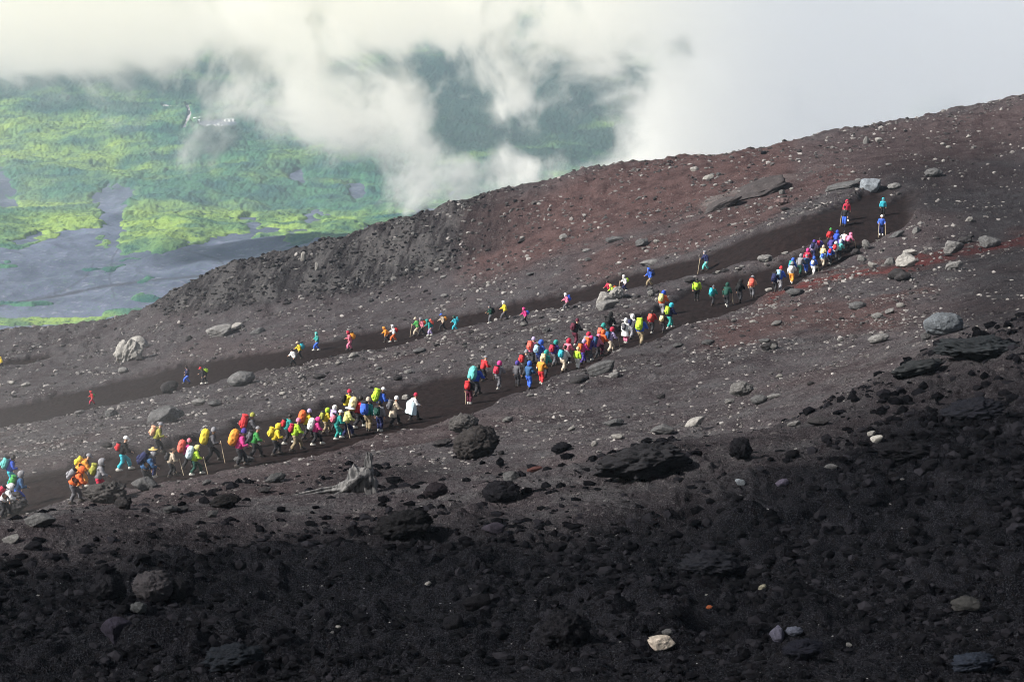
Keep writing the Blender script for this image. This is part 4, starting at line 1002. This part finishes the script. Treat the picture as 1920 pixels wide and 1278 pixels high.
# u, v at the feet, v at the top of the head, heading, pose, jacket, trousers, head, pack, extras, who
HK = [
 (22,912,850,20,'v','royal','cyan','hair:black','big:turq','', 'in a blue jacket at the left edge of the lower trail'),
 (37,952,880,25,'v','steel','royal','hood:grey','day:green','', 'in a grey blue hood second from the left edge'),
 (10,972,905,20,'b','white','dk','hood:white','day:crimson','', 'in a white hood lowest at the left edge'),
 (154,916,848,10,'b','amber','amber','cap:grey','small:yellow','', 'bending forward all in orange with a grey cap'),
 (142,944,872,10,'b','orange','mid','hood:orange','day:grey','', 'in a bright orange hood over grey trousers'),
 (189,930,857,15,'w','grey','crimson','hood:grey','day:olive','', 'in a grey hood behind the rough grey mound'),
 (233,882,815,15,'w','black','cyan','cap:white','small:red','', 'in baggy cyan trousers and a white hat'),
 (297,852,790,15,'v','olive','dk','cap:grey','day:peach','', 'in a grey cap above the others at left'),
 (275,912,845,10,'b','steel','dk','hood:grey','big:navy','', 'in a grey blue hood beside the straw hat'),
 (288,895,836,20,'s','navy','navy','brim:straw','','sL', 'in a straw hat and navy jacket'),
 (322,894,838,20,'v','beige','dk','brim:brown','small:dk','sR sL', 'in a brown hat and beige jacket'),
 (352,878,820,15,'w','magenta','dk','beanie:rose','cover:salmon','', 'in a rose beanie'),
 (368,890,832,15,'w','lime','dkgreen','hood:ltyellow','cover:ice','sR', 'in a pale yellow hood'),
 (398,868,799,15,'r','mid','dk','beanie:grey','cover:yellow','sR', 'in a grey beanie and grey jacket at left'),
 (452,876,801,10,'v','magenta','dk','beanie:purple','cover:amber','', 'in a purple beanie and magenta jacket'),
 (470,838,772,15,'w','mid','dk','beanie:olive','big:red','', 'in an olive beanie beside the purple one'),
 (480,858,797,15,'w','green','dk','cap:grey','day:mid','', 'in a green jacket and grey cap'),
 (518,854,792,15,'v','yellow','dk','hood:yellow','day:yellow','', 'all in yellow with a yellow hood'),
 (541,832,773,20,'w','teal','dk','hair:black','small:red','', 'in a teal jacket with black hair'),
 (556,845,782,15,'w','lime','khaki','beanie:pink','small:crimson','', 'in a lime jacket and pink beanie'),
 (577,822,765,20,'w','yellow','dk','beanie:lavender','cover:orange','', 'in a lavender beanie'),
 (594,834,780,15,'w','magenta','dk','hood:magenta','cover:white','', 'in a magenta hood ahead of the lime jacket'),
 (612,812,765,30,'w','yellow','khaki','hood:lime','day:olive','', 'in a lime hood left of the white hood'),
 (625,808,760,35,'v','lavender','dk','hood:white','','', 'in a white hood and lavender jacket'),
 (634,824,767,20,'v','teal','teal','cap:white','day:rose','sR', 'in teal clothes and a white cap'),
 (652,820,759,20,'w','ltyellow','navy','brim:white','','', 'in a white brimmed hat and pale yellow jacket'),
 (652,786,729,30,'w','yellow','dk','beanie:crimson','small:black','', 'in a crimson beanie topmost of the middle group'),
 (673,802,740,25,'w','red','dk','hair:black','cover:cream','', 'with black hair and a red jacket'),
 (691,808,743,60,'s','teal','khaki','beanie:beige','big:blue','', 'in a beige beanie and tan trousers'),
 (714,784,725,35,'v','blue','dk','cap:white','big:lime','sR', 'in a white cap and blue jacket'),
 (712,808,749,65,'s','grey','navy','hair:black','day:dkgreen','', 'in a pale grey jacket with black hair'),
 (740,798,741,25,'w','beige','dk','beanie:white','day:mid','k:beige', 'in a white beanie and beige skirted coat'),
 (776,788,735,20,'w','white','dk','beanie:crimson','','p:ice', 'alone in a white rain poncho and crimson beanie'),
 (880,757,703,70,'s','dk','maroon','cap:turq','day:red','sL', 'in a turquoise cap at the lower trail edge'),
 (894,742,672,50,'w','royal','dk','hair:black','cover:turq','', 'in a blue jacket hidden by a huge pack'),
 (907,715,666,35,'v','red','dk','cap:grey','','sR', 'in a red jacket and grey cap'),
 (935,729,676,55,'w','grey','mid','hood:magenta','day:crimson','', 'in a magenta hood and grey jacket'),
 (970,724,675,60,'s','mid','dk','hood:purple','','', 'in a purple hood and plain grey jacket'),
 (992,729,676,60,'t','steel','blue','hood:blue','','', 'in a slate blue jacket and bright blue trousers'),
 (1015,720,668,65,'t','amber','red','cap:cream','','', 'in a yellow jacket and red trousers'),
 (984,708,655,45,'w','grey','dk','beanie:grey','day:red','', 'in a grey beanie with a grey jacket behind two others'),
 (998,684,631,50,'w','pink','dk','beanie:lavender','day:salmon','', 'in a lavender beanie and pink jacket'),
 (1012,690,633,50,'w','blue','navy','hood:blue','day:ltblue','', 'in a blue hood and blue jacket, lower trail centre'),
 (1022,708,656,55,'v','teal','dk','hood:teal','day:cream','', 'in a teal hood behind the yellow jacket'),
 (1040,686,637,50,'w','purple','mid','hood:teal','day:crimson','', 'in a teal hood and purple jacket'),
 (1064,684,634,50,'w','rose','dk','hood:crimson','','', 'in a crimson hood and rose jacket'),
 (1057,698,646,55,'w','white','beige','hair:black','day:cyan','', 'in a white jacket and beige trousers'),
 (1083,692,653,60,'s','lime','white','beanie:cream','','', 'small in a lime jacket and white trousers'),
 (1079,648,597,50,'v','dk','maroon','beanie:maroon','day:maroon','', 'all in maroon and black'),
 (1097,668,623,45,'b','grey','dk','hood:crimson','','', 'bent over in a crimson hood behind orange packs'),
 (1093,682,635,45,'w','magenta','purple','hood:lavender','day:orange','', 'in a lavender hood and magenta jacket'),
 (1106,678,629,50,'w','purple','mid','hood:magenta','big:orange','', 'in a magenta hood and purple jacket'),
 (1120,670,626,45,'w','pink','dk','hood:pink','big:steel','', 'in a pink hood half hidden by a slate pack'),
 (1128,668,618,55,'v','orange','maroon','hood:orange','','', 'in an orange jacket and orange hood, lower trail centre'),
 (1129,656,606,50,'v','turq','dk','hood:teal','day:salmon','', 'in a turquoise jacket and teal hood'),
 (1143,636,585,60,'v','black','dk','hood:black','small:black','', 'all in black above the white raincoats'),
 (1145,661,613,40,'w','lavender','beige','hood:crimson','day:steel','sR', 'in a crimson hood and lavender jacket'),
 (1173,643,596,60,'s','white','pink','hood:white','small:mid','c:white', 'in a long white raincoat and pink trousers'),
 (1184,635,589,55,'w','white','grey','hood:white','small:navy','', 'in a white jacket behind the long white raincoat'),
 (1202,647,581,60,'w','blue','khaki','hair:black','big:lime','', 'in a blue jacket and khaki trousers'),
 (1222,624,580,60,'w','red','dk','hair:black','day:salmon','', 'in a red jacket with black hair, lower trail'),
 (1242,592,545,65,'v','orange','grey','hood:royal','day:ltyellow','', 'in an orange jacket and blue hood'),
 (1243,624,584,60,'w','brown','dk','hair:black','day:cream','', 'in a brown jacket with black hair'),
 (1256,616,568,45,'w','navy','teal','hood:cyan','day:lime','', 'in a cyan hood and teal trousers'),
 (1306,564,520,85,'s','lime','black','hair:black','day:lime','', 'standing alone in a lime jacket and black trousers'),
 (1336,573,535,55,'w','teal','dk','beanie:mid','day:cyan','', 'in a grey beanie right of the lime jacket'),
 (1362,575,530,70,'v','dkgreen','dk','hood:dkgreen','','sR', 'in a dark green hood'),
 (1387,567,524,70,'w','black','dk','hood:black','day:black','', 'all in black left of the orange pack'),
 (1410,558,517,70,'w','peach','mid','hood:grey','big:salmon','', 'in a grey hood and peach jacket'),
 (1462,546,497,55,'w','blue','grey','beanie:red','day:ltblue','', 'in a red beanie at the tail of the crowd'),
 (1453,547,509,60,'w','navy','dk','hair:black','big:navy','', 'in navy at the tail of the crowd'),
 (1485,522,484,60,'w','blue','dk','hood:blue','day:teal','', 'in a blue hood behind the white jacket'),
 (1484,531,491,70,'w','white','amber','hood:grey','day:white','', 'in a white jacket and orange trousers'),
 (1500,516,476,60,'w','grey','dkgreen','hood:grey','','', 'in a grey hood and grey jacket in the crowd'),
 (1513,504,466,60,'w','crimson','dk','hood:magenta','','', 'in a magenta hood and crimson jacket in the crowd'),
 (1511,512,477,65,'w','steel','blue','beanie:grey','','', 'in a grey beanie and blue trousers in the crowd'),
 (1525,486,450,60,'w','lavender','navy','hood:purple','day:navy','', 'in a purple hood and lavender jacket in the crowd'),
 (1536,480,445,60,'w','purple','dk','hair:black','small:crimson','', 'in a purple jacket with black hair in the crowd'),
 (1525,514,480,60,'w','blue','white','hood:blue','small:white','sR', 'in a blue hood and white trousers in the crowd'),
 (1542,492,460,60,'v','cream','dk','hood:beige','','', 'in a beige hood and cream jacket in the crowd'),
 (1543,500,471,60,'w','ltblue','beige','beanie:ltyellow','small:blue','', 'in a pale yellow beanie and light blue jacket in the crowd'),
 (1556,496,464,60,'b','blue','dk','hood:blue','small:crimson','', 'bent over in blue in the crowd'),
 (1556,462,428,60,'w','red','dk','beanie:green','day:red','', 'in a green beanie topmost of the crowd'),
 (1568,466,432,60,'w','royal','navy','hood:royal','','', 'in a dark blue hood at the top of the crowd'),
 (1558,478,444,60,'w','purple','blue','hood:maroon','','', 'in a maroon hood and purple jacket in the crowd'),
 (1575,477,442,60,'w','purple','dk','beanie:grey','','', 'in a grey beanie and purple jacket in the crowd'),
 (1566,488,453,60,'w','white','dk','hood:white','day:red','', 'in a white hood with red straps in the crowd'),
 (1574,486,450,55,'w','turq','dk','hood:ice','','', 'in an icy white hood and turquoise jacket in the crowd'),
 (1590,471,437,45,'b','pink','dk','hood:pink','','sR', 'in a pink hood and pink jacket heading the crowd'),
 (1582,470,433,60,'w','white','dk','hair:black','','sL', 'in a white jacket with black hair heading the crowd'),
 (1587,414,375,-80,'s','crimson','mid','hood:crimson','','', 'in a crimson jacket standing above the crowd'),
 (1583,423,387,-110,'s','dk','blue','cap:black','','sR', 'in a dark jacket and blue trousers above the crowd'),
 (1655,404,371,-90,'s','cyan','black','hood:cyan','','', 'in a cyan jacket topmost of all'),
 (1652,441,403,-90,'t','blue','navy','cap:white','','sR sL', 'in a blue jacket and white cap near the top'),
 (1323,508,470,200,'w','navy','turq','hood:grey','','sR', 'in a navy jacket and turquoise trousers walking down'),
 (1218,538,502,190,'w','blue','khaki','hood:blue','day:navy','', 'in a long blue jacket walking down'),
 (1171,546,515,195,'w','white','navy','hood:white','day:lime','sR', 'in a white jacket walking down'),
 (1141,557,524,200,'w','crimson','dk','hair:black','','', 'in a crimson jacket behind the white boulder'),
 (1150,562,534,195,'b','lime','dk','hood:ltyellow','day:orange','', 'in a lime jacket behind the white boulder'),
 (1062,582,549,190,'w','pink','mid','hood:white','day:royal','', 'in a white hood and pink jacket walking down'),
 (984,608,576,190,'w','magenta','dk','hood:magenta','day:blue','', 'in a magenta hood walking down'),
 (946,600,564,185,'w','yellow','mid','hood:white','','', 'in a yellow jacket and white hood walking down'),
 (919,606,572,200,'t','dkgreen','mid','hood:mid','day:black','', 'in dark clothes walking down'),
 (853,620,592,200,'w','cyan','cyan','hood:dkgreen','day:cyan','', 'all in cyan walking down'),
 (830,619,587,190,'w','beige','dk','cap:blue','day:amber','', 'in a blue cap walking down'),
 (807,630,598,200,'b','teal','lavender','hood:teal','day:salmon','', 'in a teal hood walking down'),
 (791,628,595,195,'w','rose','dk','hood:grey','day:orange','', 'in a rose jacket walking down'),
 (782,630,594,190,'w','green','beige','cap:beige','','sR', 'in a green jacket and beige cap walking down'),
 (738,641,608,195,'w','white','orange','hood:white','day:red','', 'in orange trousers walking down'),
 (726,642,612,190,'b','amber','dk','hood:amber','','', 'in a yellow orange hood walking down'),
 (656,657,620,190,'v','rose','pink','hood:crimson','big:amber','', 'in a crimson hood and pink trousers walking down'),
 (594,658,622,200,'d','teal','blue','hood:turq','','', 'in a turquoise hood and blue trousers walking down'),
 (561,673,639,195,'w','yellow','dk','cap:beige','big:cyan','', 'in a yellow jacket and beige cap walking down'),
 (550,686,652,215,'w','white','black','hair:black','','', 'in a white jacket with black hair walking down'),
 (384,720,687,190,'b','dk','dk','cap:red','day:lime','', 'in a red cap walking down'),
 (351,720,684,195,'d','navy','blue','hair:black','','', 'in a navy jacket and blue trousers walking down'),
 (173,759,733,190,'w','red','crimson','hood:red','small:green','', 'alone all in red at the lower left of upper trail'),
 (3,690,670,185,'w','yellow','dk','hood:yellow','','', 'in yellow cut off at the left edge'),
]
def build_people():
    pts, hit = cast([(h[0], h[1]) for h in HK], 60)
    for i, (h, p) in enumerate(zip(HK, pts)):
        u, v, vt, yaw, pk, J, T, hd, pack, ex, who = h
        P0 = POSE[pk]; D = p[1] / CP
        Hh = P0['head'].z + .16
        sc = (v - vt) * D / F / math.cos(R(14)) / Hh; sc = min(1.14, max(.84, sc))
        root = bpy.data.objects.new("person", None); COL.objects.link(root)
        root.location = (p[0], p[1], p[2] - .02); root.rotation_euler = (0, 0, R(yaw + rng.uniform(-6, 6))); root.scale = (sc,) * 3
        grp = G3 if 'crowd' in who or 1440 < u < 1600 and v > 430 else (G2 if yaw > 150 else G1)
        tag(root, 'hiker ' + who, 'person', grp)
        b = child("body", P0['body'], None, root)
        ck, cc = hd.split(':')
        w_ = lambda c: WORD.get(c, c)
        if 'p:' in ex or 'c:' in ex: pass
        child("jacket", P0['jacket'], fab(J), root, sc=(1, 1, 1)); child("trousers", P0['trousers'], fab(T), root)
        for bm_ in P0['boots']: child("boot", bm_, SOLEW if i % 3 == 0 else BOOTM, root)
        rot = (P0['HT']).to_euler()
        child(HNAME[ck], HEADG[ck], HAIR if ck == 'hair' else fab(cc), root, loc=P0['head'], rot=rot, sc=(1.0,) * 3)
        for t in ex.split():
            if t[:2] == 'p:': child("poncho", PONCHO, fab(t[2:]), root, loc=P0['H'], rot=(0, P0['a'], 0))
            if t[:2] == 'c:': child("raincoat", COAT, fab(t[2:]), root, loc=P0['H'], rot=(0, P0['a'] * .6, 0))
            if t[:2] == 'k:': child("skirt", SKIRT, fab(t[2:]), root, loc=P0['H'], rot=(0, P0['a'] * .3, 0))
        M = Matrix.LocRotScale(root.location, root.rotation_euler, root.scale)
        if pack:
            kd, pc = pack.split(':'); d, w2, h2 = PK[kd]
            lo = P0['H'] + P0['T'] @ Vector((-.15 - d / 2, 0, .27 + (h2 - .45) * .25))
            W = M @ Matrix.Translation(lo) @ P0['T'].to_4x4()
            o = bpy.data.objects.new("backpack", PKM[kd]); COL.objects.link(o); o.matrix_world = W; setm(o, fab(pc))
            o.rotation_mode = 'XYZ'
            short = who.replace(' in the crowd', '').replace(' walking down', '')
            tag(o, (w_(pc) + (' covered' if kd == 'cover' else '') + ' backpack on the hiker ' + who), 'backpack', 'backpacks worn by hikers')
            if len(o['label'].split()) > 16: o['label'] = w_(pc) + ' backpack on hiker ' + ' '.join(who.replace(' a ', ' ').replace(' the ', ' ').split()[:12])
            dark = fab('dk')
            for s_ in (-1, 1): child("shoulder_strap", STRAP, dark, o, loc=(d / 2 - .06, .11 * s_, .06), sc=(1.15, 1, 1.3))
            if kd != 'cover':
                child("pocket", POCK[kd], fab(pc), o, loc=(-d * .47, 0, -h2 * .14))
                child("lid", LIDM[kd], fab(pc if i % 2 else 'dk'), o, loc=(-.01, 0, h2 * .45))
        for t in ex.split():
            if t in ('sR', 'sL'):
                k = 0 if t == 'sR' else 1
                ha = M @ (P0['arms'][k][2] + Vector((.04, 0, 0)))
                fwd = root.rotation_euler.to_matrix() @ Vector((.16, -.05 if k == 0 else .05, 0))
                gx, gy = ha.x + fwd.x, ha.y + fwd.y; gz = float(ground_h(np.array([gx]), np.array([gy]))[0])
                foot = Vector((gx, gy, gz)); dv = ha - foot; ln = dv.length * (1.12 if yaw > 0 or True else 1)
                o = bpy.data.objects.new("walking_stick", STICK); COL.objects.link(o)
                o.location = foot; o.rotation_euler = dv.to_track_quat('Z', 'Y').to_euler(); o.scale = (1.1, 1.1, ln)
                hand = {'sR': 'right', 'sL': 'left'}[t]
                two = 'sR' in ex and 'sL' in ex
                lab = ('pale wooden stick' + (' in the %s hand' % hand if two else '') + ' of the hiker ' + who)
                if len(lab.split()) > 16: lab = 'wooden stick' + (' in %s hand' % hand if two else '') + ' of hiker ' + ' '.join(who.replace(' a ', ' ').replace(' the ', ' ').split()[:9])
                tag(o, lab, 'walking stick', 'walking sticks of the hikers')
build_people()
